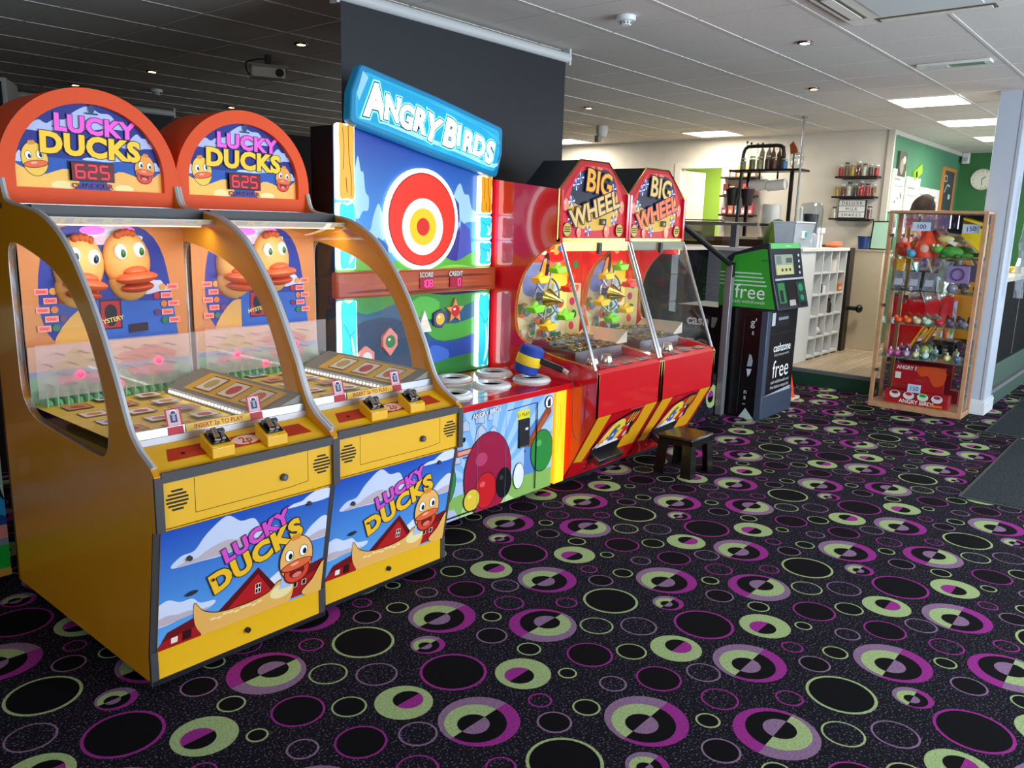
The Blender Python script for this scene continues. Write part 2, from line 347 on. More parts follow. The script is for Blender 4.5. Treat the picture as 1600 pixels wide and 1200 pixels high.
# raised serving floor: green riser, metal nosing, strip-wood boards
pf = MB(); RISER = mat('12432F', .6); PX0, PY0 = 8.42, 1.41
pf.box((PX0, PY0, 0), (14.2, 11, .16), RISER)
def boards():
    m = bpy.data.materials.new('strip_boards'); m.use_nodes = True; nt = m.node_tree; b = nt.nodes['Principled BSDF']
    tc = nt.nodes.new('ShaderNodeTexCoord'); br = nt.nodes.new('ShaderNodeTexBrick'); nt.links.new(tc.outputs['Object'], br.inputs['Vector'])
    br.inputs['Color1'].default_value = lin('B7A58B'); br.inputs['Color2'].default_value = lin('9C8A72'); br.inputs['Mortar'].default_value = lin('6E5F4E'); br.inputs['Scale'].default_value = 1
    br.inputs['Brick Width'].default_value = 1.2; br.inputs['Row Height'].default_value = .055; br.inputs['Mortar Size'].default_value = .004
    nt.links.new(br.outputs[0], b.inputs['Base Color']); b.inputs['Roughness'].default_value = .45; return m
pf.box((PX0, PY0, .16), (14.2, 11, .17), boards()); pf.box((PX0-.006, PY0, .135), (PX0+.04, 11, .174), mat('6C6F72', .5)); pf.box((PX0, PY0-.006, .135), (14.2, PY0+.04, .174), mat('6C6F72', .5))
struct(pf.build('floor_platform'))
# square pillar with skirting
pl = MB(); PB = mat('B2BDC9', .55); pl.box((8.24, 1.40, .13), (8.6, 1.60, CEIL), PB); pl.box((8.235, 1.395, .13), (8.27, 1.425, CEIL), mat('A9B0B8', .55))
pl.box((8.22, 1.375, 0), (8.61, 1.61, .12), mat('D5D9DC', .5)); pl.box((8.225, 1.385, .12), (8.61, 1.61, .135), mat('D5D9DC', .5)); struct(pl.build('pillar', bevel=.004))
# ---------------------------------------------------------------- ceiling fittings
PANEL_L = ['recessed white light panel beside the top of the pillar', 'recessed light panel partly behind the top of the pillar', 'small far recessed light panel over the green corner', 'recessed light panel above the white wall shelves and bottles', 'recessed light panel at the edge of the black drop screen']
for (x, y), lb in zip(LIGHT_PANELS, PANEL_L):
    t = thing('ceiling_light_panel', lb, 'ceiling light', (x, y, CEIL), 0, 'recessed ceiling light panels')
    b = MB(); b.box((-.3, -.3, -.012), (.3, .3, -.005), mat('FFF6E4', .5, emit=5)); b.build('diffuser', t)
    b = MB()
    for q in ((-.31, -.31, -.29, .31), (.29, -.31, .31, .31), (-.29, -.31, .29, -.29), (-.29, .29, .29, .31)): b.box((q[0], q[1], -.014), (q[2], q[3], -.002), TRIM)
    b.build('frame', t)
DL = ['cool white downlight above the open carpet', 'small brown-rimmed downlight above the cash machine', 'warm downlight right of the black drop screen', 'glowing warm downlight beside the projector', 'warm downlight left of the projector in the dark ceiling', 'warm downlight above the nearer arched orange sign', 'warm downlight above the farther arched orange sign', 'warm downlight beside the cyan tilted sign']
for (x, y, k), lb in zip(DOWNLIGHTS, DL):
    t = thing('downlight', lb, 'downlight', (x, y, CEIL), 0, 'ceiling downlights')
    b = MB(); b.lathe([(.032, -.012), (.045, -.014), (.05, -.006), (.05, -.001)], (0, 0, 0), mat('6A5A48', .3, 1.)); b.build('rim', t)
    b = MB(); b.lathe([(0, -.012), (.031, -.012)], (0, 0, 0), mat('DDE8FF' if k == 'w' else 'FFD9A0', .4, emit=9)); b.build('lamp', t)
def smoke(x, y, lb):
    t = thing('smoke_detector', lb, 'smoke detector', (x, y, CEIL)); W = mat('DCE3E2', .4)
    b = MB(); b.lathe([(0, -.03), (.055, -.03), (.058, -.024), (.058, -.001)][::-1], (0, 0, 0), W, 24); b.build('base', t)
    b = MB(); b.lathe([(.03, -.03), (.034, -.034), (.034, -.05), (.03, -.055), (0, -.056)], (0, 0, 0), W, 20)
    for i in range(10): a = 2*PI*i/10; b.box((-.003, .032, -.049), (.003, .036, -.036), RUBBER, Matrix.Rotation(a, 4, 'Z'))
    b.build('sensor_head', t)
smoke(4.32, 2.86, 'white smoke detector on the ceiling right of the black screen')
smoke(4.18, 8.38, 'pale smoke detector in the dark ceiling between the two arched orange signs')
ac = thing('ceiling_air_conditioner', 'square ceiling air conditioner cassette cut by the top edge', 'air conditioner', (4.72, 1.36, CEIL))
b = MB(); AW = mat('D9D7CE', .45); b.box((-.42, -.47, -.03), (.46, .47, -.001), AW); b.build('casing', ac, bevel=.012)
b = MB(); b.box((-.24, -.26, -.036), (.28, .26, -.03), mat('C7D0CE', .5)); b.build('intake_panel', ac, bevel=.004)
for q in ((-.38, -.3, -.29, .3), (.33, -.3, .42, .3), (-.24, -.43, .28, -.33), (-.24, .33, .28, .43)):
    b = MB(); b.box((q[0], q[1], -.034), (q[2], q[3], -.0302), mat('5A5448', .6)); 
    v = (q[0]+.02, q[1]+.02, q[2]-.02, q[3]-.02); b.box((v[0], v[1], -.038), (v[2], v[3], -.034), AW); b.build('air_outlet', ac)
em = thing('emergency_light_fitting', 'slim white emergency light fitting on the ceiling', 'emergency light', (6.75, 1.63, CEIL))
b = MB(); b.box((-.06, -.24, -.02), (.06, .24, -.001), mat('D8DAD4', .4)); b.build('housing', em, bevel=.004)
b = MB(); b.box((-.035, -.2, -.026), (.035, .02, -.02), mat('5F8A6A', .3)); b.build('lens', em); b = MB(); b.box((-.03, .04, -.03), (.03, .16, -.02), mat('B9BDB8', .4)); b.build('lamp_unit', em)
pr = thing('motion_sensor', 'small white motion sensor under the ceiling by the black screen', 'sensor', (8.8, 6.1, CEIL))
b = MB(); b.lathe([(.07, -.001), (.075, -.06), (.06, -.13), (.03, -.15), (0, -.152)], (0, 0, 0), mat('C9C6C0', .4)); b.build('sensor_body', pr)
hg = thing('hanging_cable_box', 'tiny grey box hanging on a cable before the white wall', 'cable box', (8.66, 6.06, CEIL))
b = MB(); b.cyl((0, 0, -.13), (0, 0, 0), .004, RUBBER, 6); b.build('cable', hg); b = MB(); b.box((-.03, -.03, -.21), (.03, .03, -.13), mat('7B776A', .5)); b.build('box', hg, bevel=.004)
# projector, hanging speaker, screens
pj = thing('projector', 'white projector hanging from the dark ceiling', 'projector', (3.80, 5.80, CEIL), -.45); pj.scale = (.68, .68, .68)
b = MB(); b.box((-.2, -.13, -.26), (.17, .13, -.15), mat('E4DECF', .5)); b.build('body', pj, bevel=.012)
b = MB(); b.lathe([(.03, 0), (.045, 0), (.045, .02), (.03, .02)], (0, 0, 0), BLACK, 18, Matrix.Translation((.1, -.13, -.205)) @ Matrix.Rotation(PI/2, 4, 'X')); b.ball((.1, -.13, -.205), (.03, .01, .03), mat('101018', .05)); b.build('lens', pj)
b = MB(); b.box((-.2, -.12, -.15), (.2, .12, -.12), mat('A09888', .6)); b.cyl((0, 0, -.12), (0, 0, -.001), .04, mat('3A3733', .6)); b.build('mount', pj)
b = MB(); b.tube(smooth_open([(0, .02, -.05), (-.1, .03, -.05), (-.24, .02, -.1), (-.23, .02, -.2), (-.19, 0, -.23)]), .008, BLACK, 6); b.build('cable', pj)
sp = thing('wall_speaker', 'white box speaker hanging at the far left edge', 'speaker', (2.12, 6.9, CEIL-.68), -.5)
b = MB(); b.box((-.22, -.2, 0), (.22, .2, .36), mat('A5A8A4', .5)); b.build('cabinet', sp, bevel=.01); b = MB(); b.box((-.19, -.21, .03), (.19, -.2, .33), mat('101012', .8)); b.build('grille', sp)
b = MB(); b.box((-.03, -.03, .36), (.03, .03, .678), BLACK); b.build('bracket', sp)
def screen(name, x0, x1, y, zb, lb):
    t = thing(name, lb, 'projection screen', (x0, y, CEIL))
    b = MB(); b.prism(arc(0, -.06, .035, .035, 0, 360, 16)[:-1], 'x', -.04, x1-x0+.04, mat('C3C6C4', .4)); b.build('roller_case', t)
    b = MB(); b.poly([(0, -.01, -.07), (x1-x0, -.01, -.07), (x1-x0, -.01, zb-CEIL), (0, -.01, zb-CEIL)], mat('10131B', .6)); b.build('screen_cloth', t)
    b = MB(); b.cyl((0, -.01, zb-CEIL), (x1-x0, -.01, zb-CEIL), .012, BLACK, 8); b.build('bottom_bar', t)
    for k in (-.03, x1-x0+.03): b = MB(); b.box((k-.01, -.03, -.11), (k+.01, .03, -.001), mat('C3C6C4', .4)); b.build('bracket', t)
screen('drop_screen', 2.88, 4.86, 3.72, 1.2, 'black drop screen hanging behind the cyan tilted sign')
screen('drop_screen', 1.6, 5.0, 9.7, .9, 'far black drop screen with pale roller behind the arched orange signs')
# ---------------------------------------------------------------- yellow duck coin machines
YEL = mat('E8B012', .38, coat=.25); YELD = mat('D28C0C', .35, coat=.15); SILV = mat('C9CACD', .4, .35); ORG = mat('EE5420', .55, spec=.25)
def duck_face(a, x, y, r, rot=0, body='F6C052', open_=True):
    # plain cartoon duck: egg head, round eyes, wide bill
    R = math.radians(rot); c, s_ = math.cos(R), math.sin(R); q = lambda u, v: (x+(u*c-v*s_)*r, y+(u*s_+v*c)*r)
    def e(u, v, ru, rv, col, em=None): a.ell(*q(u, v), ru*r, rv*r, col, em, rot)
    e(0, 0, .8, 1.06, '3A2414'); e(0, 0, .76, 1.02, body)
    for k in (-.12, 0, .12): e(k, 1.0, .09, .14, 'D98A2A')
    for k in (-.33, .33): e(k, .25, .2, .27, '2A1A12'); e(k, .25, .175, .245, 'FFFFFF'); e(k+.05, .2, .09, .14, '10151A')
    if open_: e(0, -.62, .62, .55, '6A1710'); e(0, -.6, .57, .5, 'D8452E'); e(0, -.62, .36, .3, '7A1612'); e(0, -.78, .22, .12, 'E07A66')
    e(0, -.3, .74, .24, '6A1710'); e(0, -.29, .69, .2, 'E2643A'); e(-.1, -.22, .2, .07, 'F6A58A')
def lucky_title(a, x, y, s, rot):
    R = math.radians(rot)
    for word, dx, dy, sz, c0, edge in (('LUCKY', .2, .9, .82, 'D84FC0', '43184A'), ('DUCKS', 0, 0, 1.12, 'F2BC28', '3A2A10')):
        px, py = x+(dx*math.cos(R)-dy*math.sin(R))*s, y+(dx*math.sin(R)+dy*math.cos(R))*s
        a.text(word, px, py, s*sz, c0, rot, .055, 0, sx=1.0, edge=edge, edgew=.035, sp=1.1)
def make_pusher(loc, rz, label, digit='625'):
    W = .705; T = .022
    t = thing('duck_coin_pusher', label, 'arcade machine', loc, rz, 'yellow coin machines with arched orange signs')
    outer = [(1.30, .04), (.115, .04), (.108, .15), (.105, .155), (.03, .595), (0, .61), (0, .79), (.02, .81)]+smooth_open([(.10, .85), (.155, .90), (.20, .985), (.235, 1.06), (.345, 1.25), (.45, 1.385), (.55, 1.485), (.65, 1.545), (.76, 1.585), (.90, 1.605), (1.02, 1.618), (1.07, 1.64), (1.098, 1.71)], 3)+[(1.30, 1.71)]
    hole = smooth([(1.065, 1.40), (1.04, 1.468), (.97, 1.474), (.78, 1.435), (.64, 1.39), (.525, 1.325), (.43, 1.23), (.355, 1.10), (.305, .956), (.305, .85), (.335, .795), (.40, .780), (.6, .788), (.80, .80), (.95, .817), (1.04, .88), (1.06, 1.0), (1.062, 1.2)], 3)
    vs, fs = plate([outer, hole], T)
    for x in (T/2, W-T/2):
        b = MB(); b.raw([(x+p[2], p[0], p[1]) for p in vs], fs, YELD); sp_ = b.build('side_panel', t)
        e = MB(); e.strip([(x-.013, *p) for p in hole+hole[:1]], (1, 0, 0), .026, SILV); e.build('window_trim', sp_)
        e = MB(); e.tube([(x, *p) for p in outer[7:-1]], .011, SILV, 6); e.build('edge_trim', sp_)
        e = MB(); e.poly([(x, *p) for p in hole], GLASS); e.build('window_pane', sp_)
    # lower cabinet front
    b = MB(); b.prism([(.008, .61), (.008, .775), (.05, .80), (.16, .845), (.16, .70), (.06, .61)], 'x', T, W-T, YEL); b.prism([(1.28, .05), (.13, .05), (.05, .60), (.05, .80), (1.28, .80)], 'x', T, W-T, mat('8A6A18', .6)); b.box((0, 1.28, .04), (W, 1.30, 1.7), mat('3A3020', .7)); b.build('cabinet', t)
    b = MB(); b.box((T, -.004, .765), (W-T, .012, .797), RUBBER)
    for x in (T/2, W-T/2): b.box((x-.014, -.006, .605), (x+.014, .004, .785), RUBBER); b.prism([(.026, .595), (.03, .60), (.112, .155), (.104, .15)], 'x', x-.013, x+.013, RUBBER); b.box((x-.013, .1, .03), (x+.013, .114, .15), RUBBER)
    b.build('edge_strip', t)
    # coin door panel: door line, lock, two speaker grilles
    a = Art((0, .008, .61), (1, 0, 0), (0, 0, 1))
    a.line([(.135, .148), (.135, .03), (.5, .03), (.575, .036), (.575, .15)], .0022, '3A2C08'); d = a.build('coin_door', t)
    for gx in (.075, .635):
        g = MB()
        for k in range(6):
            hw = [.018, .03, .036, .036, .03, .018][k]; z = .61+.055+k*.0125; g.box((gx-hw, .004, z), (gx+hw, .0085, z+.0055), mat('15100A', .7))
        g.build('speaker_grille', t)
    b = MB(); b.cyl((.47, .009, .685), (.47, -.004, .685), .013, RUBBER, 16); b.cyl((.47, -.004, .685), (.47, -.006, .685), .008, STEEL, 12); b.build('lock', t)
    # sloped printed lower panel
    lo, hi = Vector((.109, .15)), Vector((.03, .597)); L = (hi-lo).length; dv = (hi-lo)/L
    b = MB(); b.prism([(.104, .04), (.104, .15), (.024, .60), (.05, .60), (.13, .05)], 'x', T, W-T, YEL); b.box((.0, .1, .028), (W, .13, .046), BLACK); b.build('lower_panel', t)
    PW = W-2*T; a = Art((T, .1005, .15), (1, 0, 0), (0, dv.x, dv.y), step=.0001); a.clip = (0, 0, PW, L-.002); X = lambda u: u*PW; Y = lambda v: (1-v)*L
    a.rect(0, 0, PW, L, grad_mat('5FA8E6', '1C4CB4', .15, .6, 2, .4, .3))
    a.cloud(X(.36), Y(.32), .4, .14, 'C9D2EA', 'BFAFB8'); a.cloud(X(.05), Y(.78), .34, .09, 'D0D8EE', 'BFAFB8'); a.cloud(X(.95), Y(.10), .3, .05, 'D6DCEE'); a.cloud(X(.98), Y(.46), .3, .09, 'D0D8EE', 'BFAFB8'); a.cloud(X(.74), Y(.8), .3, .07, 'DCE2F0')
    a.poly([(X(.30), Y(.88)), (X(.56), Y(.56)), (X(.72), Y(.86)), (X(.69), Y(1.0)), (X(.33), Y(1.0))], '5E0D12'); a.poly([(X(.38), Y(.86)), (X(.56), Y(.62)), (X(.67), Y(.85)), (X(.66), Y(1)), (X(.38), Y(1))], 'B51A1E')
    a.rect(X(.55), Y(.80), X(.585), Y(.71), 'E9E2D0'); a.rect(X(.553), Y(.795), X(.566), Y(.76), '2A0C10'); a.rect(X(.57), Y(.795), X(.582), Y(.76), '2A0C10'); a.rect(X(.57), Y(.75), X(.582), Y(.715), '2A0C10'); a.rect(X(.553), Y(.75), X(.566), Y(.715), '2A0C10'); a.rect(X(.44), Y(1), X(.5), Y(.9), '6E0F14'); a.rect(X(.57), Y(.96), X(.63), Y(.86), '6E0F14')
    a.poly([(X(.76), Y(.83)), (X(.80), Y(.73)), (X(1), Y(.68)), (X(1), Y(.98)), (X(.76), Y(.98))], 'A3181C'); a.poly([(X(.77), Y(.83)), (X(.80), Y(.73)), (X(1), Y(.68)), (X(1), Y(.77))], '6E0F14')
    for u in (.80, .86): a.rect(X(u), Y(.88), X(u+.03), Y(.83), 'E9E2D0'); a.rect(X(u+.004), Y(.876), X(u+.026), Y(.834), '2A0C10')
    a.poly([(0, Y(1)), (0, Y(.97)), (X(.04), Y(.90)), (X(.24), Y(.84)), (X(.27), Y(1))], 'A3181C'); a.poly([(X(.02), Y(.93)), (X(.05), Y(.86)), (X(.23), Y(.80)), (X(.26), Y(.88))], '6E0F14'); a.rect(X(.07), Y(.97), X(.105), Y(.92), 'E9E2D0'); a.rect(X(.13), Y(.98), X(.18), Y(.9), '3A0A0C')
    bird = smooth([(X(.19), Y(.69)), (X(.24), Y(.78)), (X(.32), Y(.84)), (X(.42), Y(.86)), (X(.54), Y(.86)), (X(.64), Y(.83)), (X(.70), Y(.76)), (X(.78), Y(.78)), (X(.80), Y(.92)), (X(.72), Y(1.02)), (X(.28), Y(1.06)), (X(.235), Y(.98)), (X(.195), Y(.86))], 4)
    a.poly([(p[0], p[1]+.004) for p in bird], '4A2E10'); a.poly(bird, 'E8AE58')
    for k in range(9): a.ell(X(.3+.035*k), Y(.885+.01*math.sin(k*2)), .012, .005, 'F3D59A')
    a.ell(X(.72), Y(.86), .05, .03, 'F1DC9C'); a.poly([(X(.70), Y(.84)), (X(.72), Y(.73)), (X(.79), Y(.73)), (X(.78), Y(.85))], 'A9BEDF')
    lucky_title(a, X(.565), Y(.51), .098, 21)
    duck_face(a, X(.805), Y(.59), .094, 6, 'EDB463')
    a.poly(smooth([(X(.86), Y(.95)), (X(.93), Y(.85)), (X(1.0), Y(.70)), (X(1.02), Y(.95)), (X(.95), Y(1.02))], 4), 'E8AE58')
    a.ell(X(.17), Y(.58), .022, .008, '2E2A38', rot=8)
    a.build('front_artwork', t)
    for u, v, m in ((.15, .27, RUBBER), (.86, .10, RUBBER), (.285, .52, BRASS)):
        p = Vector((T+X(u), *(lo+dv*((1-v)*L)))); b = MB(); b.cyl(p, p+Vector((0, -.018, -.003)), .009 if m is RUBBER else .006, m, 14); b.build('panel_lock', t)
    b = MB(); b.cyl((.36, .104, .1), (.36, .092, .1), .01, BLACK, 14); b.build('panel_lock', t)
    # ledge: red coin plate with 2p disc, two yellow coin slots
    dz = Vector((0, .11, .045)).normalized(); a = Art((T, .05, .8005), (1, 0, 0), dz, step=.0002)
    a.poly([(.06, .022), (.62, .022), (.60, .085), (.085, .085)][::1], 'B5300F'); a.ell(.36, .055, .052, .026, 'EBC4A8'); a.text('2p', .36, .04, .045, 'B5300F', off=.02); a.ell(.125, .05, .008, .006, '15100A'); a.build('coin_plate', t)
    b = MB(); b.box((T, .163, .845), (W-T, .175, .868), mat('C8C6C8', .3, .6)); b.prism([(.17, .868), (.175, .895), (.186, .895), (.183, .868)], 'x', T, W-T, mat('8E9096', .35, .8)); b.build('glass_rail', t)
    for cx in (.26, .47):
        b = MB(); b.prism([(.035, .795), (.035, .832), (.115, .872), (.115, .82)], 'x', cx-.042, cx+.042, YEL); s_ = b.build('coin_slot', t, bevel=.003)
        b = MB(); q = Matrix.Translation((cx, .075, .855)) @ Matrix.Rotation(math.atan2(.04, .08), 4, 'X'); b.box((-.033, -.03, 0), (.033, .03, .004), mat('2A2A2E', .3, .8), q); b.cyl(q @ Vector((-.012, -.022, .014)), q @ Vector((-.004, .03, .014)), .011, CHROME, 10); b.cyl(q @ Vector((.012, -.02, .012)), q @ Vector((.02, .022, .012)), .007, CHROME, 10); b.box((-.03, .01, .004), (.03, .026, .02), STEEL, q); b.build('coin_chute', s_)
    # arrow signs and play strip on the glass foot
    for cx in (.165, .47):
        a = Art((cx, .168, .868), (1, 0, 0), (0, .28, 1), step=.0004); a.rect(-.028, -.01, .028, .088, 'B01224'); a.rect(-.022, .03, .022, .084, 'C9A9B4'); a.rect(-.012, .04, .012, .074, '2E2E48'); a.ell(0, .074, .012, .01, 'E8DCE0'); a.ell(0, .072, .009, .007, '2E2E48'); a.rect(-.005, .046, .005, .07, '8E94B0'); a.build('arrow_sign', t)
    a = Art((.2, .166, .871), (1, 0, 0), (0, .28, 1), step=.0004); a.rect(0, 0, .245, .026, 'D8B030'); a.text('INSERT 2p TO PLAY', .1225, .006, .021, 'A81E10', off=.02, sx=1.02); a.build('play_strip', t)
    # playfield with cards, right-hand ledge with lamp strip
    a = Art((T, .18, .842), (1, 0, 0), (0, 1, 0), step=.0003); a.rect(0, 0, W-2*T, .86, 'E8C640')
    for i, x in enumerate((.06, .20, .34)):
        for k in range(5):
            y = .06+.15*k+(.07 if i == 1 else 0); a.rect(x, y, x+.1, y+.085, '5A3A20'); a.rect(x+.005, y+.005, x+.095, y+.08, ('F2E6DC', 'D8906A', 'EFE6EA')[(i+k) % 3]); a.ell(x+.05, y+.04, .028, .022, ('B5503C', 'A8281E', '7A8AB0', 'C88A3A')[(i*2+k) % 4])
    a.build('playfield', t)
    b = MB(); b.prism([(W-T, .842), (W-.2, .842), (W-.19, .868), (W-T, .93)], 'y', .19, .93, mat('7E7C70', .5)); lg = b.build('side_ledge', t)
    a = Art((W-.19, .2, .869), (0, 1, 0), Vector((-.168, 0, -.062)), step=.0003); a.O = Vector((W-T, .2, .932)); a.rect(.05, .02, .62, .16, 'D9AE28')
    for k in range(3): a.rect(.1+.17*k, .035, .22+.17*k, .145, '6A3A1A'); a.rect(.105+.17*k, .042, .215+.17*k, .138, 'EADFC8'); a.ell(.16+.17*k, .09, .035, .035, ('C8702A', 'C2362C', 'B8A860')[k])
    a.build('prize_cards', lg)
    b = MB(); b.box((W-.208, .24, .848), (W-.198, .88, .872), mat('B9BCC4', .4)); st = b.build('lamp_strip', t)
    b = MB()
    for k in range(26): b.ball((W-.21, .25+.0245*k, .86), .0045, mat('FFFBF0', .4, emit=6), 6, 5)
    b.build('bulbs', st)
    # back board: orange surround, sky, two moulded duck heads; pale lower scene with pegs
    a = Art((T, 1.04, .842), (1, 0, 0), (0, 0, 1), rough=.45); BW_, BH = W-2*T, .76
    a.rect(0, 0, BW_, BH, 'DB8A48'); a.rect(0, BH-.03, BW_, BH, 'B84A4A')
    a.poly(smooth([(.10, .25), (.06, .45), (.12, .66), (.30, .715), (.50, .68), (.58, .52), (.57, .28), (.3, .2)], 4), '24349A'); a.cloud(.33, .63, .3, .09, 'D8DCF2', 'E2B8D0'); a.cloud(.5, .42, .2, .07, 'D8DCF2'); a.ell(.28, .68, .05, .018, 'F05AB8', 1.0); a.ell(.42, .68, .03, .016, 'F05AB8', 1.0)
    a.poly(smooth([(.10, .22), (.2, .36), (.3, .34), (.36, .30), (.46, .36), (.56, .24), (.5, .1), (.2, .1)], 4), 'EFB44A'); a.poly([(.24, .2), (.24, .4), (.6, .38), (.62, .2)], '2E62C0')
    a.rect(.285, .275, .375, .40, '2A1440'); a.rect(.292, .282, .368, .392, 'B81E24'); a.ell(.33, .345, .026, .034, '0C0C10'); a.ell(.33, .31, .02, .022, '0C0C10'); a.text('MYSTERY', .33, .305, .026, 'EFE07A', 10, .02)
    for k in range(5):
        for sx_, s in ((.045, 1), (.575, -1)):
            y = .43-.036*k; x = sx_+s*(.0 if k % 2 == 0 else .03); c = ('E8A040', 'B8201E', 'E07A20', '6A2A6A', '2A7A50')[k]; a.rect(x-.0, y, x+.05, y+.024, 'F2B090'); a.rect(x+.004, y+.004, x+.046, y+.02, 'E05A5A', .6); a.text('Over', x+.025, y+.007, .016, 'A01030', off=.01); a.ell(x+(.068 if s > 0 else -.018), y+.012, .014, .014, c)
    a.poly([(.4, .255), (.4, .29), (.48, .295), (.48, .26)], '2A0C18')
    a.rect(0, 0, BW_, .23, 'E9BFA0'); a.rect(0, 0, BW_, .12, 'A9CDB0'); a.cloud(.18, .12, .24, .1, 'D8C05A'); a.cloud(.5, .15, .22, .07, 'E8C888'); a.poly([(.34, .17), (.4, .07), (.56, .05), (.6, .16), (.5, .2)], 'E07A5A'); a.rect(0, .11, BW_, .13, '9FB4D8')
    for x in (.14, .24, .44, .54): a.ell(x, .085, .04, .022, 'E88AA8')
    a.build('back_board', t)
    for cx, cz, tilt in ((.235, 1.365, .12), (.43, 1.385, -.1)):
        DUCKY = mat('E8AE5E', .55); M_ = Matrix.Translation((cx, 1.035, cz)) @ Matrix.Rotation(tilt, 4, 'Y')
        b = MB(); b.ball((0, 0, .015), (.098, .05, .125), DUCKY, 20, 12, M_); b.ball((0, .005, -.07), (.085, .05, .085), DUCKY, 20, 12, M_); h_ = b.build('duck_head_relief', t)
        b = MB(); b.ball((.01, -.05, -.055), (.085, .06, .026), mat('E0653A', .45), 18, 10, M_); b.ball((.01, -.04, -.095), (.068, .05, .022), mat('D0512E', .45), 18, 10, M_); b.ball((.01, -.045, -.028), (.05, .04, .022), mat('E0653A', .45), 14, 8, M_); b.build('bill', h_)
        b = MB()
        for s in (-.036, .04): b.ball((s, -.04, .055), (.026, .016, .034), mat('F4F4F0', .3), 14, 8, M_); b.ball((s+.004, -.054, .05), (.011, .006, .017), mat('1E6A2A' if cx > .3 else '14303A', .2), 10, 8, M_)
        b.build('eyes', h_)
        b = MB(); [b.ball((-.03+.02*k, -.02, .132-abs(k-1.5)*.006), (.016, .02, .018), mat('C8602E', .6), 8, 6, M_) for k in range(4)]; b.build('crest', h_)
    b = MB(); GP = mat('8CE0A4', .35)
    for k in range(17):
        x = T+.03+k*.038; b.box((x, .955, .842), (x+.005, 1.03, .90+.015*(k % 2)), glass('C8F8D4', .1, .05, .6)); b.ball((x+.018, .985, .85), (.012, .02, .016), GP, 8, 6)
    b.build('peg_fringe', t)
    b = MB(); [b.cyl((T+.06+.09*c+(.045 if r % 2 else 0), .955, .92+.04*r), (T+.06+.09*c+(.045 if r % 2 else 0), 1.035, .92+.04*r), .0035, mat('A05A4A', .4), 6) for r in range(4) for c in range(6)]; b.build('pegs', t)
    b = MB(); b.poly([(T, .95, .88), (W-T, .95, .88), (W-T, .95, 1.09), (T, .95, 1.09)], ACRYL); b.build('inner_screen', t)
    b = MB(); [b.ball((x, .955, z), (.022, .006, .022), mat('F0407A', .4, emit=.6), 12, 8) for x, z in ((.18, .96), (.50, .98), (.33, .9))]; b.build('score_lamps', t)
    b = MB(); gp = smooth_open([(.178, .89), (.215, .985), (.25, 1.06), (.36, 1.25), (.465, 1.38), (.565, 1.475), (.66, 1.53), (.77, 1.57)], 3); b.strip([(T, *p) for p in gp], (1, 0, 0), W-2*T, GLASS); b.build('front_glass', t)
    b = MB(); b.box((T, .86, 1.572), (W-T, 1.28, 1.617), BLACK); b.box((T, .785, 1.555), (W-T, .86, 1.575), mat('C9C2B0', .4)); b.build('canopy', t)
    b = MB(); b.cyl((T+.03, .83, 1.55), (W-T-.03, .83, 1.55), .007, mat('D8CCB4', .4, emit=.3), 10); b.build('canopy_lamp', t)
    l = bpy.data.lights.new('canopy_lamp_light', 'AREA'); l.shape = 'RECTANGLE'; l.size = W-.1; l.size_y = .03; l.energy = 1.25; l.color = (1, .93, .82); o = bpy.data.objects.new('canopy_lamp_light', l); C.objects.link(o); o.parent = t; o.location = (W/2, .80, 1.54); o.rotation_euler = (.35, 0, 0)
    # arched sign on top
    R_, zc = W/2, 1.725; ol = [(0, 1.618)]+[(x, z) for x, z in arc(R_, zc, R_, .352, 180, 0, 36)]+[(W, 1.618)]
    il = [(.062, 1.682)]+[(x, z) for x, z in arc(R_, 1.745, R_-.062, .272, 180, 0, 32)]+[(W-.062, 1.682)]
    vs, fs = plate([ol, il], .03); b = MB(); b.raw([(p[0], 1.115+p[2], p[1]) for p in vs], fs, ORG); hd = b.build('sign_frame', t)
    b = MB(); b.prism(ol[::-1], 'y', 1.128, 1.43, ORG); b.build('sign_housing', hd)
    b = MB(); b.box((0, 1.085, 1.598), (W, 1.13, 1.62), mat('B9BBBE', .3, .8)); b.build('sign_rail', hd)
    a = Art((0, 1.1275, 0), (1, 0, 0), (0, 0, 1), em=.2, rough=.5, coat=0, step=.00015); a.poly(il, '14267E')
    a.clip = (.062, 1.682, W-.062, 2.1); a.poly([(.062, 1.682), (W-.062, 1.682), (W-.062, 1.8), (.062, 1.8)], '1A50A8')
    a.cloud(.36, 1.925, .32, .085, 'A9B8E0'); a.cloud(.17, 1.9, .14, .04, 'A9B8E0'); a.cloud(.55, 1.86, .14, .06, 'A9B8E0'); a.cloud(.42, 1.80, .2, .035, 'B9CDEB'); a.cloud(.6, 1.77, .1, .05, 'B9CDEB'); a.cloud(.09, 1.78, .06, .04, 'B9CDEB')
    a.poly(smooth([(.05, 1.77), (.10, 1.755), (.16, 1.732), (.26, 1.76), (.3, 1.70), (.2, 1.66), (.05, 1.66)], 4), 'EDBE5A'); a.poly(smooth([(.655, 1.77), (.60, 1.74), (.55, 1.74), (.46, 1.76), (.41, 1.70), (.5, 1.66), (.655, 1.66)], 4), 'EDB45A'); a.ell(.235, 1.695, .04, .018, 'E6DC9A'); a.ell(.48, 1.692, .04, .016, 'E6DC9A')
    duck_face(a, .142, 1.79, .062, 8, 'E9C24A', False); duck_face(a, .572, 1.78, .055, -6, 'E99A3C', True)
    a.text('LUCKY', .375, 1.903, .088, 'EE5BD0', -2, .045, sx=1.08, edge='3A1450', edgew=.03, sp=1.08); a.text('DUCKS', .355, 1.815, .108, 'F3C62E', -2, .05, sx=1.06, edge='33240C', edgew=.03, sp=1.08)
    a.ell(.365, 2.0, .012, .018, '27406A'); a.rect(.34, 1.978, .39, 1.985, '27406A')
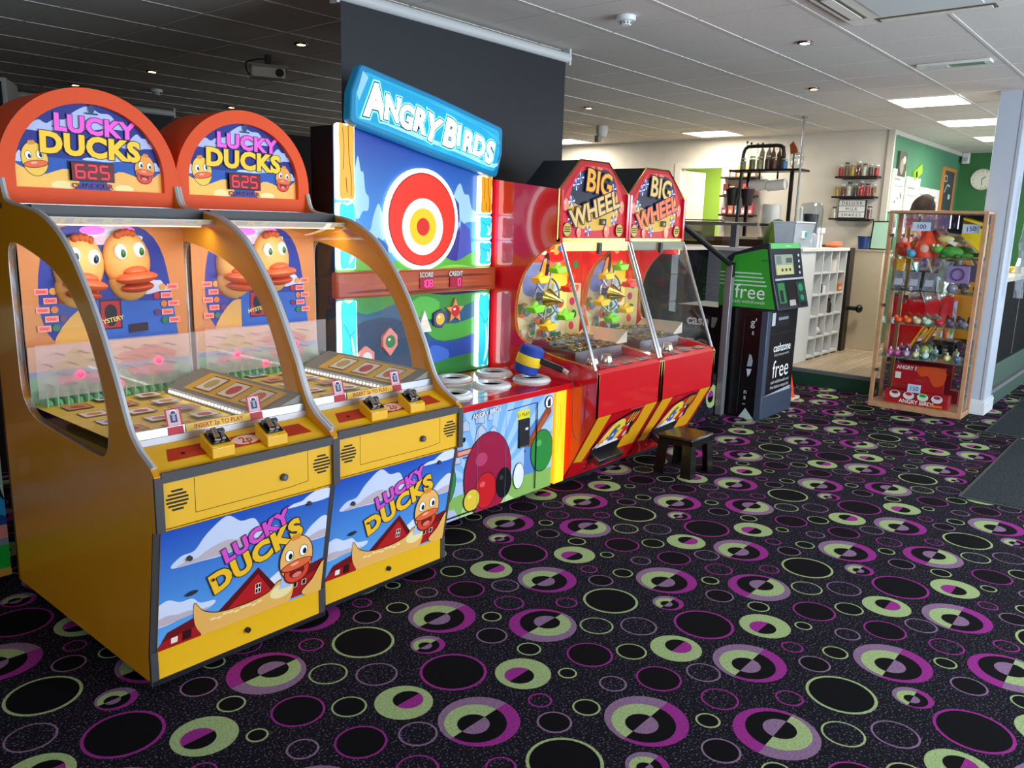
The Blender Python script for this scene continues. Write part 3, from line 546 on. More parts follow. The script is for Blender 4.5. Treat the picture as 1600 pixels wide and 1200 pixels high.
    a.rect(.262, 1.715, .44, 1.792, '1A0508', 0); a.text('QUACKER', .35, 1.689, .026, '6A1E4A', 0, .03, sx=1.35)
    a.build('sign_artwork', hd)
    a = Art((0, 1.109, 0), (1, 0, 0), (0, 0, 1), step=.0002); a.rect(.268, 1.718, .434, 1.788, '5A040C', .2); a.digits(digit, .285, 1.728, .05, 'FF1830', 1.7, .032); a.build('score_display', hd)
    for x in (.07, .63):
        for y in (.2, 1.2): b = MB(); b.cyl((x, y, 0), (x, y, .05), .022, mat('6A6C70', .4), 12); b.build('foot', t)
    return t
make_pusher((1.12, 2.40, 0), .004, 'nearest yellow coin machine with arched orange sign and its whole side in view')
make_pusher((1.834, 2.44, 0), .004, 'second yellow coin machine with arched orange sign, between its twin and the hammer game')
# colourful neighbour machine cut by the left edge
t = thing('arcade_cabinet', 'colourful cabinet with castle picture cut by the left edge', 'arcade machine', (.15, 3.77, 0))
b = MB(); b.box((0, 0, .04), (.96, .7, 1.2), mat('2A2A36', .5)); b.build('cabinet', t, bevel=.004)
a = Art((0, -.001, .04), (1, 0, 0), (0, 0, 1), step=.0003); a.clip = (0, 0, .96, 1.16)
a.rect(0, 0, .96, 1.16, 'A8C8B8'); a.poly(smooth([(.2, .62), (.6, .66), (.95, .62), (1.0, .9), (.7, 1.05), (.3, .98)], 4), '3A1E78'); a.rect(0, .5, .96, .66, 'D8A0A0')
a.poly([(.3, .34), (.3, .62)]+[(.3+.06*k+d, .62-.03*(k % 2)) for k in range(10) for d in (0, .06)]+[(.96, .34)], '101014'); a.ell(.88, .47, .022, .045, 'D8E2EC'); a.ell(.7, .47, .022, .045, 'D8E2EC'); a.line([(.82, .54), (.93, .54), (.93, .40), (.96, .40)], .006, 'C8D0D8')
a.poly([(.2, .2), (.3, .42), (.5, .34), (.62, .45), (.78, .36), (.9, .41), (.99, .3), (.96, .2)], '2A9AD8'); a.poly([(.3, .2), (.52, .3), (.7, .22), (.86, .32), (.97, .26), (.97, .2)], '124A8A'); a.rect(0, .16, .96, .23, 'D88A82'); a.rect(0, .13, .96, .17, '7A8A98'); a.rect(0, .03, .96, .14, '18A838'); a.rect(0, 0, .96, .035, 'C8963A'); a.ell(.88, .018, .012, .01, '2A1A0A')
a.build('front_artwork', t)
# ---------------------------------------------------------------- hammer game with lit back board
RED = mat('C5121C', .18, coat=.6); REDG = mat('D8141F', .15, coat=.8); ICE = mat('30CFEA', .2, emit=.5); ICEW = mat('E8FEFF', .3, emit=3.5); WOODY = mat('F0A41C', .4, emit=.32); WOODE = mat('FFF3D8', .4, emit=2.5); WOODL = mat('8A4A10', .5)
t = thing('hammer_game', 'red counter hammer game with lit back board and tilted cyan sign', 'arcade machine', (2.62, 2.80, 0))
b = MB(); b.box((.02, .05, .06), (1.12, .88, .63), mat('B01A1E', .4)); b.box((.03, .69, .6), (1.24, .88, 2.06), mat('101218', .5)); b.build('cabinet', t)
for x in (.08, 1.05):
    for y in (.12, .8): b = MB(); b.cyl((x, y, 0), (x, y, .07), .022, mat('5A5C60', .4), 12); b.build('foot', t)
b = MB(); b.box((0, -.005, .635), (1.245, .66, .67), RED); b.build('counter', t, bevel=.004)
a = Art((0, 0, .6705), (1, 0, 0), (0, 1, 0), rough=.12, coat=.8, step=.0002); a.clip = (.02, .02, 1.23, .64)
a.rect(.02, .02, 1.23, .64, 'C01820')
for x, y, rx, ry, c in ((.25, .35, .28, .10, 'D8B83A'), (.7, .3, .3, .12, 'C8C0A8'), (.95, .5, .2, .09, 'D05A3A'), (.5, .52, .25, .07, 'E0A040'), (1.0, .18, .16, .05, 'E07A20'), (.35, .12, .16, .06, '2E9A4A'), (.62, .1, .1, .03, 'D8D0C0'), (.12, .2, .1, .05, '2E9A4A'), (1.1, .36, .1, .04, '6A5A3A')): a.poly(smooth([(x+rx*math.cos(k)*(1.15 if i % 2 else .7), y+ry*math.sin(k)*(1.2 if i % 2 else .75)) for i, k in enumerate([j*PI/5 for j in range(10)])], 3), c)
a.build('counter_artwork', t)
for i, (x, y) in enumerate(((.42, .50), (.76, .53), (1.09, .50), (.44, .22), (.80, .26), (1.12, .22))):
    b = MB(); b.lathe([(.062, .0), (.066, .02), (.085, .024), (.108, .016), (.118, .002), (.118, 0)], (x, y, .671), mat('DDE0E0', .25, coat=.4), 28); p = b.build('target_ring', t)
    b = MB(); b.lathe([(0, .006), (.062, .006)][::-1], (x, y, .671), mat('8FB0A8', .3)); b.build('plunger', p)
# front artwork: sky rays, planks, ice blocks, coin mech; plain round shapes in place of the printed figures
a = Art((.03, .049, .045), (1, 0, 0), (0, 0, 1), rough=.3, coat=.3, step=.00015); FW_, FH = 1.09, .58; a.clip = (0, 0, FW_, FH)
a.rect(0, 0, FW_, FH, '7FB2E6')
for k in range(13):
    g = math.radians(8+k*14); a.poly([(.52, .12), (.52+.9*math.cos(g), .12+.9*math.sin(g)), (.52+.9*math.cos(g+.12), .12+.9*math.sin(g+.12))], 'A6CCF0'); a.l -= 1
a.l += 1; a.poly(smooth([(-.05, .2), (.1, .26), (.3, .2), (.5, .24), (.7, .2), (.9, .26), (1.15, .2), (1.15, -.1), (-.05, -.1)], 4), 'A8C8E4'); a.poly([(.83, .1), (.83, .36), (.93, .44), (.98, .42), (1.0, .1)], '5A86C8')
a.poly(smooth([(-.05, .09), (.2, .12), (.5, .14), (.8, .12), (1.15, .1), (1.15, -.1), (-.05, -.1)], 4), '88B45A'); a.poly([(.35, .12), (.55, .14), (.78, -.02), (.3, -.02)], 'B8D890')
a.poly([(0, 0), (0, .10), (.12, .13), (.14, .07), (.26, .06), (.3, .0)], 'B8BED8'); a.poly([(.02, .0), (.1, .06), (.2, .0)], 'D0D4E8')
for x, y, s in ((.34, .50, .035), (.45, .53, .04), (.46, .44, .05), (.56, .43, .035), (.26, .35, .05), (.53, .52, .022)): a.poly([(x-s, y-s*.8), (x-s*.7, y+s*.6), (x, y+s), (x+s*.8, y+s*.3), (x+s, y-s)], '5F7A9A'); a.poly([(x-s*.9, y-s*.7), (x-s*.62, y+s*.52), (x, y+s*.9), (x+s*.7, y+s*.22), (x+s*.9, y-s*.9)], 'B9C6DC')
for p, c in (([(.03, .40), (.16, .46), (.17, .42), (.04, .36)], 'B0401C'), ([(.08, .45), (.2, .50), (.21, .47), (.09, .42)], 'C8522A'), ([(.84, .30), (.88, .28), (1.07, .46), (1.06, .52), (1.03, .50)], '9A4A2A'), ([(.90, .34), (.93, .32), (1.04, .44), (1.02, .46)], 'B0603A')): a.poly(p, c)
a.rect(.27, .34, .44, .375, 'B0301E'); a.rect(.28, .347, .43, .368, 'D8A090'); a.rect(.32, .325, .38, .33, '20242A')
for x, y, rx, ry, c in ((.15, .22, .115, .14, '2E8A3C'), (.99, .24, .10, .125, '2E8A3C'), (.52, .20, .19, .235, '9A1C40'), (.50, .11, .085, .10, 'C81E26'), (.65, .12, .065, .085, '141416'), (.78, .13, .045, .075, 'E4E8EC'), (.39, .08, .06, .06, 'E2C23A')):
    a.ell(x, y, rx+.004, ry+.004, '241418'); a.ell(x, y, rx, ry, c); a.ell(x-rx*.3, y+ry*.4, rx*.25, ry*.16, {'141416': '3A3A40'}.get(c, 'F0F0F0') if c in ('141416', 'E4E8EC') else {'2E8A3C': '57B25F', '9A1C40': 'B84064', 'C81E26': 'E25A58', 'E2C23A': 'F2E07A'}[c])
a.text('ANGRY BIRDS', .5, .535, .036, 'F4F6FA', 3, .02, edge='40608A', edgew=.03)
a.line([(.43, .53), (.43, .0)], .002, '5A7898'); a.line([(.66, .53), (.66, .0)], .002, '5A7898'); a.line([(.20, .02), (.43, .02)], .008, '15181C'); a.line([(.67, .53), (.93, .54)], .003, '15181C'); a.line([(.93, .54), (.93, .02)], .009, '15181C')
a.ell(1.04, .525, .038, .038, '2A1A1A'); a.ell(1.04, .525, .034, .034, 'F0EEEA'); a.poly([(1.025, .5), (1.025, .535), (1.05, .55), (1.055, .5)], '2A2A30'); a.ell(.32, .43, .012, .014, '14161A'); a.ell(.84, .535-.27, .008, .008, '888E96')
a.build('front_artwork', t)
b = MB(); b.box((.80, .035, .34), (.89, .049, .505), BLACK); b.box((.845, .03, .44), (.87, .035, .455), mat('D8DCE0', .4)); b.box((.80, .03, .345), (.89, .035, .35), STEEL); cm = b.build('coin_mechanism', t, bevel=.002)
a = Art((.79, .048, .506), (1, 0, 0), (0, 0, 1), step=.0004); a.rect(0, 0, .11, .05, 'E8D820'); a.text('£1 PLAY', .055, .014, .03, '2A2A10', off=.01); a.build('price_plate', cm)
# lit timber strips on the front corners
b = MB(); b.box((1.13, .03, .05), (1.23, .14, .635), mat('FFB81C', .4, emit=.7)); ls = b.build('lit_corner_strip', t, bevel=.01)
a = Art((1.13, .029, .05), (1, 0, 0), (0, 0, 1), em=.5, step=.0004); a.line([(.03, .5), (.045, .42), (.04, .3)], .0025, 'B06A10'); a.line([(.07, .25), (.075, .12)], .0025, 'B06A10'); a.line([(.01, .58), (.02, .2)], .0015, 'B06A10'); a.build('wood_grain', ls)
b = MB(); b.box((1.13, .145, .05), (1.235, .6, .6), mat('FFA01C', .4, emit=.8)); b.build('lit_side_panel', t, bevel=.006)
# back board artwork
BY = .648; a = Art((.03, .69, 0), (1, 0, 0), (0, 0, 1), rough=.3, coat=.3, step=.0003); a.clip = (0, .67, 1.21, 2.06)
a.rect(0, 1.2, 1.21, 2.06, grad_mat('3A9AE0', '1C3E96', 1.3, 2.0, 2, .3, .3, .22)); a.em = .22
for x, z, w_, h_ in ((.16, 1.62, .14, .3), (.3, 1.48, .2, .2), (.93, 1.58, .3, .24), (.86, 1.45, .3, .18), (.5, 1.42, .3, .12)): a.cloud(x, z, w_, h_, '9AC4E8')
a.poly([(.80, 1.28), (.80, 1.74), (.83, 1.78), (.92, 1.7), (.95, 1.3)], '3A3C86'); a.poly([(.9, 1.28), (.94, 1.6), (1.02, 1.55), (1.05, 1.28)], '4A56A8'); a.poly(smooth([(.6, 1.25), (.72, 1.38), (.95, 1.62), (.80, 1.36), (.76, 1.25)], 3), '8AB0D0'); a.poly([(.28, 1.28), (.29, 1.5), (.36, 1.46), (.38, 1.28)], '2E5AA8')
a.poly(smooth([(-.1, 1.28), (.1, 1.38), (.3, 1.35), (.5, 1.38), (.62, 1.33), (.75, 1.4), (.9, 1.36), (1.1, 1.42), (1.3, 1.3), (1.3, 1.2), (-.1, 1.2)], 4), '5AA83A'); a.poly(smooth([(.2, 1.27), (.4, 1.33), (.6, 1.3), (.9, 1.34), (1.2, 1.28), (1.2, 1.2), (.2, 1.2)], 4), '8ACC4A')
a.rect(0, .67, 1.21, 1.2, '2A5A78', .08); a.em = .1
for pts, c in (([(.1, 1.2), (.2, 1.08), (.5, 1.14), (.8, 1.06), (1.1, 1.12), (1.25, 1.2)], '3F8A3C'), ([(.1, .67), (.1, 1.0), (.4, 1.05), (.6, .9), (.62, .67)], '1E3E5C'), ([(.62, 1.2), (.8, 1.16), (1.15, 1.17), (1.1, 1.2)], '14244A'), ([(.66, .95), (.7, 1.0), (.9, .98), (1.15, 1.02), (1.15, .92), (.8, .88)], '4A9A40'), ([(.64, .67), (.64, .88), (.9, .86), (1.1, .9), (1.12, .67)], '2A4A9A'), ([(.66, .76), (.7, .86), (.84, .82), (.82, .74)], '3E6AC0'), ([(.5, .67), (.7, .75), (1.15, .78), (1.2, .67)], '2E7A3A'), ([(.5, 1.08), (.6, 1.16), (.76, 1.12), (.7, 1.02)], '58B04A')): a.poly(smooth(pts, 3), c)
a.build('back_board_artwork', t)
def lit_block(x0, x1, z0, z1, kind, name):
    fill, rim = (ICE, ICEW) if kind == 'ice' else (WOODY, WOODE)
    b = MB(); b.box((x0, .655, z0), (x1, .69, z1), rim); o = b.build(name, t, bevel=.012)
    a = Art((x0, .655, z0), (1, 0, 0), (0, 0, 1), step=.0006); W_, H_ = x1-x0, z1-z0; k = .010
    a.poly(smooth([(k, k*1.6), (W_*.5, k), (W_-k, k*1.6), (W_-k*1.2, H_*.5), (W_-k, H_-k), (W_*.5, H_-k*1.2), (k, H_-k), (k*1.3, H_*.5)], 3), fill)
    if kind == 'ice':
        a.poly(smooth([(W_*.55, k*3), (W_*.85, H_*.2), (W_*.8, H_*.45), (W_*.6, H_*.6), (W_*.7, H_*.3)], 4), mat('A8F4FA', .3, emit=1.)); a.line(smooth_open([(W_*.2, H_*.75), (W_*.55, H_*.6), (W_*.62, H_*.45), (W_*.8, H_*.35)], 3), .003, '2A8AA0', .2); a.line([(W_*.55, H_*.6), (W_*.85, H_*.66)], .003, '2A8AA0', .2)
    else:
        for q in ([(.3, .95), (.36, .7), (.3, .4)], [(.6, .98), (.62, .6), (.75, .3), (.72, .05)], [(.45, .3), (.5, .1)]): a.line([(W_*u, H_*v) for u, v in q], .004, WOODL)
    a.build('crack_lines' if kind == 'ice' else 'wood_grain', o)
lit_block(.03, .145, 1.69, 2.07, 'wood', 'lit_wood_block'); lit_block(.03, .145, 1.33, 1.675, 'ice', 'lit_ice_block'); lit_block(.03, .15, .69, 1.165, 'ice', 'lit_ice_block')
lit_block(1.10, 1.215, 1.645, 1.875, 'wood', 'lit_wood_block'); lit_block(1.095, 1.215, 1.49, 1.635, 'ice', 'lit_ice_block'); lit_block(1.095, 1.215, 1.33, 1.48, 'ice', 'lit_ice_block'); lit_block(1.10, 1.21, .69, 1.155, 'ice', 'lit_ice_block')
# lit round target in red and white, plain
b = MB(); b.prism(smooth([(.64+.285*math.cos(k*PI/8), 1.60+.285*math.sin(k*PI/8)) for k in range(16)], 3), 'y', .672, .69, mat('F0FCFF', .3, emit=2.2)); em_ = b.build('lit_round_emblem', t)
a = Art((0, .671, 0), (1, 0, 0), (0, 0, 1), em=.4, step=.0005); a.ell(.64, 1.60, .262, .262, 'A8241C', n=48); a.ell(.64, 1.60, .252, .252, 'E8301E', n=48); a.ell(.64, 1.56, .16, .16, 'F2F4EE', n=40); a.ell(.64, 1.56, .105, .105, 'F2B81C', n=36); a.ell(.64, 1.56, .05, .05, 'C8281E'); a.build('target_rings', em_)
# timber beam with score windows
b = MB(); b.box((.0, .63, 1.18), (1.235, .688, 1.32), mat('A8451C', .4, emit=.08)); bm = b.build('timber_beam', t, bevel=.012)
a = Art((0, .629, 1.18), (1, 0, 0), (0, 0, 1), step=.0004)
for k, (x0, x1, z, c) in enumerate(((.05, .5, .03, '7A2C10'), (.2, 1.1, .06, 'C8602A'), (.6, 1.2, .095, '7A2C10'), (.1, .7, .11, 'B8521E'), (.8, 1.2, .02, '8A3614'), (.4, .9, .015, '6E260C'))): a.poly(smooth([(x0, z), ((x0+x1)/2, z+.012), (x1, z+.004), ((x0+x1)/2, z-.004)], 4), c)
for x, lb, d, n in ((.34, 'BEST\nSCORE', '8', 0), (.58, 'SCORE', '108', 0), (.82, 'CREDIT', '0', .05)):
    a.text(lb, x+.045, .098 if '\n' not in lb else .115, .038, 'E8E4DC', 0, .02, edge='3A1808', edgew=.02, sx=.9); a.rect(x-.005, .03, x+.10, .09, '8A0828', .5); a.digits(d, x+.012+n, .04, .04, 'FF3C8C', 1.8, .02)
a.build('score_display', bm)
# moulded targets on the lower scene
for nm, x, z, out, c1, c2 in (('star_target', .88, 1.06, [(.08 if i % 2 == 0 else .036, 90+36*i) for i in range(10)], 'D8945A', 'C8221E'), ('round_target', .75, 1.02, [(.06 if i % 2 == 0 else .052, 36*i) for i in range(10)], '4A3A78', 'E0B83A'), ('triangle_target', .625, .99, [(.09, 90), (.07, 215), (.07, 325)], 'F2ECE4', 'E8DCC8'), ('shield_target', .36, .92, [(.08, 90), (.062, 150), (.06, 205), (.085, 270), (.06, 335), (.062, 30)], 'E88A80', '2A7A3A'), ('shield_target', .19, .84, [(.07, 90), (.062, 150), (.06, 205), (.085, 270), (.06, 335), (.062, 30)], 'E88A80', 'E4E4E0')):
    p = [(x+.03+r*math.cos(math.radians(g)), z+r*math.sin(math.radians(g))) for r, g in out]
    b = MB(); b.prism(p, 'y', .665, .69, mat(c1, .4)); o = b.build(nm, t, bevel=.003); a = Art((0, .6645, 0), (1, 0, 0), (0, 0, 1), step=.0004); a.ell(x+.03, z, .036, .036, c2); a.ell(x+.02, z+.012, .01, .008, 'F4F0E4'); a.build('target_print', o)
# tilted cyan sign
ang = math.radians(-10.5); U = Vector((math.cos(ang), 0, math.sin(ang))); V = Vector((-math.sin(ang), 0, math.cos(ang))); O = Vector((.045, .60, 2.075-.0))
def mq(m):
    R = .03; q = []
    for cx, cy, a0 in ((.02+m+R, m+R, 180), (1.165-m-R, m+R, 270), (1.155-m-R, .30-m-R, 0), (.035+m+R, .30-m-R, 90)): q += arc(cx, cy, R, R, a0, a0+90, 6)
    q.insert(7, (.6, m-.004)); q.insert(15, (1.178-m, .15)); q.insert(23, (.6, .308-m)); q.append((.006+m, .15))
    return [tuple(O+U*u+V*v)[::2] for u, v in q]
b = MB(); b.prism(mq(0), 'y', .60, .66, mat('0E7CAA', .3, emit=.16)); sg = b.build('tilted_sign', t, bevel=.008)
a = Art(O+Vector((0, -.0002, 0)), U, V, em=.2, rough=.3, step=.0004); a.poly([((x-O.x)*U.x+(z-O.z)*U.z, (x-O.x)*V.x+(z-O.z)*V.z) for x, z in mq(.028)], '2AA8CC'); a.poly([((x-O.x)*U.x+(z-O.z)*U.z, (x-O.x)*V.x+(z-O.z)*V.z) for x, z in mq(.042)], '1F9CC6')
a.poly([(.06, .12), (.10, .25), (.06, .27), (.04, .15)], '8CC8D8'); a.poly([(.5, .26), (.95, .25), (1.15, .2), (1.1, .24), (.7, .275)], '38B0D0'); a.poly(smooth([(.2, .06), (.5, .05), (.8, .055), (1.12, .05), (1.15, .14), (1.1, .07), (.6, .075)], 4), 'A8E0E8')
X0 = .105
for ch, w_, s, dz, rot in (('A', .135, .235, -.01, 6), ('N', .115, .175, .005, 4), ('G', .105, .17, -.005, 0), ('R', .105, .175, .0, -3), ('Y', .10, .195, -.02, -10), (' ', .05, 0, 0, 0), ('B', .115, .215, -.015, -4), ('I', .06, .16, .01, 4), ('R', .105, .165, -.005, 0), ('D', .105, .16, -.005, -2), ('S', .10, .18, -.02, -4)):
    if ch != ' ':
        a.text(ch, X0+w_/2, .085+dz, s*.95, 'FFFFFF', rot, .05, 0, em=1.5, sx=.86, edge=mat('7AE8FF', .3, emit=1.3), edgew=.07); a.l -= 2; a.text(ch, X0+w_/2, .085+dz, s*.95, '24424E', rot, .085, 0, em=.05, sx=.86); a.text(ch, X0+w_/2, .085+dz, s*.95, 'F6FEFF', rot, .05, 0, em=1.3, sx=.86)
    X0 += w_*.885
a.text('TM', X0+.02, .17, .02, '2A5A6A'); a.build('sign_lettering', sg)
# padded hammer lying on the counter, with its cord
t = thing('foam_hammer', 'blue and yellow padded hammer lying on a white ring', 'hammer', (3.71, 3.02, .797), 0)
Mh = Matrix.Rotation(-.87, 4, 'Z') @ Matrix.Rotation(.28, 4, 'Y')
b = MB(); b.lathe([(0, -.085), (.06, -.085), (.072, -.075), (.075, -.03)], (0, 0, 0), mat('123C9A', .7), 24, Mh); b.lathe([(.075, .03), (.072, .075), (.06, .085), (0, .085)], (0, 0, 0), mat('123C9A', .7), 24, Mh); b.lathe([(.075, -.03), (.078, -.025), (.078, .025), (.075, .03)], (0, 0, 0), mat('E8C81C', .7), 24, Mh); b.build('head', t)
b = MB(); p0 = Mh @ Vector((.03, -.07, -.02)); p0 = Vector((.02, -.07, -.0)); p1 = Vector((.075, -.2, -.045)); b.tube([p0, p0.lerp(p1, .5), p1], .02, BLACK, 10); b.cyl(p1, p1+Vector((.004, -.03, -.012)), .014, mat('B8B0A0', .5), 10); b.build('handle', t)
b = MB(); e = p1+Vector((.004, -.03, -.012)); b.tube(smooth_open([e, e+Vector((-.02, -.06, -.06)), e+Vector((-.04, -.075, -.2)), e+Vector((-.02, -.07, -.34)), e+Vector((.04, -.07, -.40)), e+Vector((.085, -.07, -.3)), e+Vector((.08, -.07, -.14)), e+Vector((.05, -.06, -.06))], 6), .0022, RUBBER, 5); b.build('cord', t)
# ---------------------------------------------------------------- red wheel coin machines
def make_wheel(loc, label, lit, cups):
    W = .735; t = thing('wheel_coin_machine', label, 'arcade machine', loc, 0, 'red wheel coin machines')
    cur = smooth_open([(.02, .757), (.15, .783), (.32, .804), (.50, .846), (.606, .898), (.646, .996), (.64, 1.137), (.595, 1.28), (.498, 1.395), (.39, 1.465), (.31, 1.487)], 4)
    outer = [(1.0, .03), (.235, .03), (0, .47), (0, .735), (.012, .757)]+cur+[(.315, 1.51), (.315, 1.795), (.85, 1.86), (1.0, 1.86)]
    for x in (.011, W-.011):
        b = MB(); b.prism(outer, 'x', x-.011, x+.011, REDG); sd = b.build('side_panel', t)
        e = MB(); e.strip([(x-.0125, *p) for p in cur], (1, 0, 0), .025, mat('D8B23A', .35)); e.strip([(x-.0125, *p) for p in outer[1:5]], (1, 0, 0), .025, BRASS); e.build('edge_trim', sd)
        e = MB(); e.poly([(x, *p) for p in cur], GLASS); e.build('window_pane', sd)
    for x in (.011, W-.011): b = MB(); b.cyl((x, .022, .757), (x, .312, 1.49), .011, CHROME, 10); b.build('chrome_post', t)
    b = MB(); b.poly([(.02, .025, .765), (W-.02, .025, .765), (W-.02, .312, 1.485), (.02, .312, 1.485)], GLASS); b.build('front_glass', t)
    b = MB(); b.prism([(.002, .475), (.002, .735), (.02, .757), (.10, .765), (.10, .475)], 'x', .022, W-.022, RED); b.build('coin_shelf', t)
    b = MB(); b.prism([(.24, .035), (.006, .47), (.1, .47), (.3, .035)], 'x', .022, W-.022, RED); b.box((.022, .3, .03), (W-.022, 1.0, .7), mat('8A1014', .5)); b.box((0, .95, .03), (W, 1.0, 1.86), mat('5A0A10', .5)); b.build('lower_cabinet', t)
    b = MB(); b.box((.03, .26, .0), (W-.03, .95, .06), BLACK); b.build('plinth', t)
    lo, hi = Vector((.239, .035)), Vector((.004, .472)); L = (hi-lo).length; d = (hi-lo)/L
    a = Art((.022, lo.x, lo.y), (1, 0, 0), (0, d.x, d.y), step=.0004); PW = W-.044
    a.poly([(.0, .14), (.0, L), (.15, L), (.14, .3), (.11, .12)], 'D99A12'); a.poly([(PW, .14), (PW, L), (PW-.15, L), (PW-.14, .36), (PW-.2, .26), (PW-.22, .14)], 'D99A12')
    a.poly([(.13, .2), (.2, .40), (.30, .44), (.44, .48), (.5, .47), (.53, .26), (.42, .24)], '2A1414'); a.poly([(.15, .21), (.21, .39), (.32, .42), (.43, .45), (.5, .26), (.42, .245)], 'C8202A'); a.poly(smooth([(.2, .235), (.26, .39), (.36, .42), (.42, .34), (.38, .25)], 4), 'E8CC4A'); a.poly([(.40, .37), (.44, .47), (.52, .48), (.50, .36)], '2A1414'); 
    for k in range(3): a.poly([(.415+.03*k, .375), (.435+.03*k, .455), (.45+.03*k, .455), (.43+.03*k, .375)], 'E8A030')
    a.poly(smooth([(.24, .25), (.28, .30), (.34, .28), (.36, .25)], 4), 'F0EAD8'); a.poly(smooth([(.28, .28), (.30, .36), (.34, .33), (.35, .26), (.31, .24)], 4), '4A5AA0'); a.ell(.33, .365, .02, .015, '6A8A3A'); a.ell(.17, .22, .02, .015, 'E8A0A0'); a.ell(.46, .28, .02, .025, 'E8A0A0')
    for k in range(7): a.poly([(.16+.045*k, .225+.02*k), (.175+.045*k, .26+.02*k), (.19+.045*k, .232+.02*k)], ('E8E0D0', 'E88A20', 'C8202A')[k % 3]); a.l -= 1
    a.l += 1; a.poly([(.18, .215), (.42, .235), (.4, .255), (.22, .25)], 'F0EDE4'); a.line([(.14, .22), (.22, .41), (.33, .445), (.44, .475)], .008, '1C1012')
    a.build('front_artwork', t)
    q = Matrix.Translation((.022, lo.x, lo.y)) @ Matrix(((1, 0, 0), (0, d.x, -d.y), (0, d.y, d.x))).to_4x4()
    b = MB(); b.box((.16, .12, 0), (.47, .225, .006), BLACK, q); ph = b.build('payout_opening', t); b = MB(); b.box((.19, .12, .004), (.47, .165, .07), STEEL, q); b.box((.2, .16, .004), (.46, .166, .066), BLACK, q); b.build('payout_tray', ph, bevel=.006)
    b = MB(); b.cyl(q @ Vector((.2, .05, -.002)), q @ Vector((.2, .05, .006)), .01, STEEL, 14); b.build('lock', t)
    # shelf fittings
    a = Art((.022, .018, .757), (1, 0, 0), (0, .08, .008), step=.0006); a.rect(.0, .0, PW, .075, 'B8101A'); a.build('shelf_plate', t)
    for k, x in enumerate((.17, .34, .53)): b = MB(); b.box((x, .03, .760), (x+.085, .085, .768), STEEL); b.box((x+.02, .04, .768), (x+.065, .075, .772), mat('5A5C62', .4, .7)); b.build('coin_plate', t, bevel=.003)
    b = MB(); b.box((.06, .028, .760), (.13, .05, .778), mat('8A0A10', .3)); b.build('red_lever', t)
    for x in (.12, .27): b = MB(); b.lathe([(.038, 0), (.04, .01), (.028, .045), (.03, .05), (0, .05)], (x, .125, .765), mat('C8C0A8', .22, 1.), 18); b.build('chrome_cup', t)
    # well: steel tray, coins, sloping guides, inner sides
    b = MB(); b.box((.03, .1, .72), (W-.03, .66, .75), mat('8A1216', .4)); b.box((.10, .24, .75), (W-.12, .32, .83), STEEL); b.box((.10, .32, .81), (W-.12, .6, .83), STEEL); b.box((.12, .46, .83), (W-.14, .6, .87), mat('A8AAAC', .25, .9)); b.build('pusher_tray', t)
    b = MB(); b.prism([(W-.03, .915), (W-.15, .845), (W-.15, .835), (W-.03, .835)], 'y', .26, .6, mat('D8CDB8', .25, .7)); b.build('side_guide', t)
    b = MB(); rr = random.Random(3 if lit else 5)
    for k in range(260):
        x, y = rr.uniform(.12, W-.14), rr.uniform(.25, .56); z = .832+rr.uniform(0, .018)+(.03 if y > .45 else 0); g = Matrix.Translation((x, y, z)) @ Euler((rr.uniform(-.35, .35), rr.uniform(-.35, .35), 0)).to_matrix().to_4x4(); b.lathe([(0, .002), (.013, .002), (.013, -.001), (0, -.001)][::-1], (0, 0, 0), BRASS if k % 3 else STEEL, 9, g)
    co = b.build('coins', t); co['kind'] = 'stuff'
    a = Art((.022, .78, 0), (1, 0, 0), (0, 0, 1), em=.12, rough=.4, step=.0004); a.rect(0, .8, PW, 1.2, 'CDBE90'); a.rect(0, 1.0, PW, 1.25, grad_mat('F0E090', 'E8C82A', 1.0, 1.25, 2, .4, .2, .12)); a.rect(0, 1.25, PW, 1.36, grad_mat('EEC02A', 'D8201C', 1.25, 1.34, 2, .4, .2, .12)); a.rect(0, 1.36, PW, 1.5, 'D8201C'); a.rect(.02, 1.41, PW-.02, 1.49, 'E8C83A')
    rr = random.Random(9)
    for k in range(14): a.ell(.05+.045*k, 1.43+.02*math.sin(k*2.1), .03, .022, ('D8502A', 'F0A040', '3A5AA0', 'E8E0C8', 'B02A20')[k % 5])
    a.poly(smooth([(.12, 1.05), (.1, 1.25), (.25, 1.33), (.42, 1.33), (.5, 1.2), (.46, 1.02), (.3, .95)], 4), 'B8A888'); a.poly(smooth([(.2, 1.15), (.22, 1.3), (.38, 1.34), (.45, 1.22), (.34, 1.12)], 4), '6A78A8'); a.poly(smooth([(.34, 1.2), (.4, 1.36), (.46, 1.4), (.46, 1.26)], 4), '2A1810'); a.poly([(.36, 1.24), (.41, 1.36), (.44, 1.37), (.42, 1.25)], 'E88A20'); a.poly([(.07, .85), (.07, 1.26), (.13, 1.28), (.14, .85)], '9A9AA8'); a.ell(.1, 1.28, .03, .02, 'C8CCD0'); a.poly([(.5, .82), (.52, 1.2), (.58, 1.2), (.6, .82)], 'B0D0E0')
    for k in range(70): a.ell(.05+rr.random()*.58, .83+rr.random()*.24, .018+.016*rr.random(), .012+.014*rr.random(), ('3A7A4A', '8A6A3A', '6A7088', 'B8502A', 'C8C4B8', '5A7A3A')[k % 6])
    a.build('back_board', t)
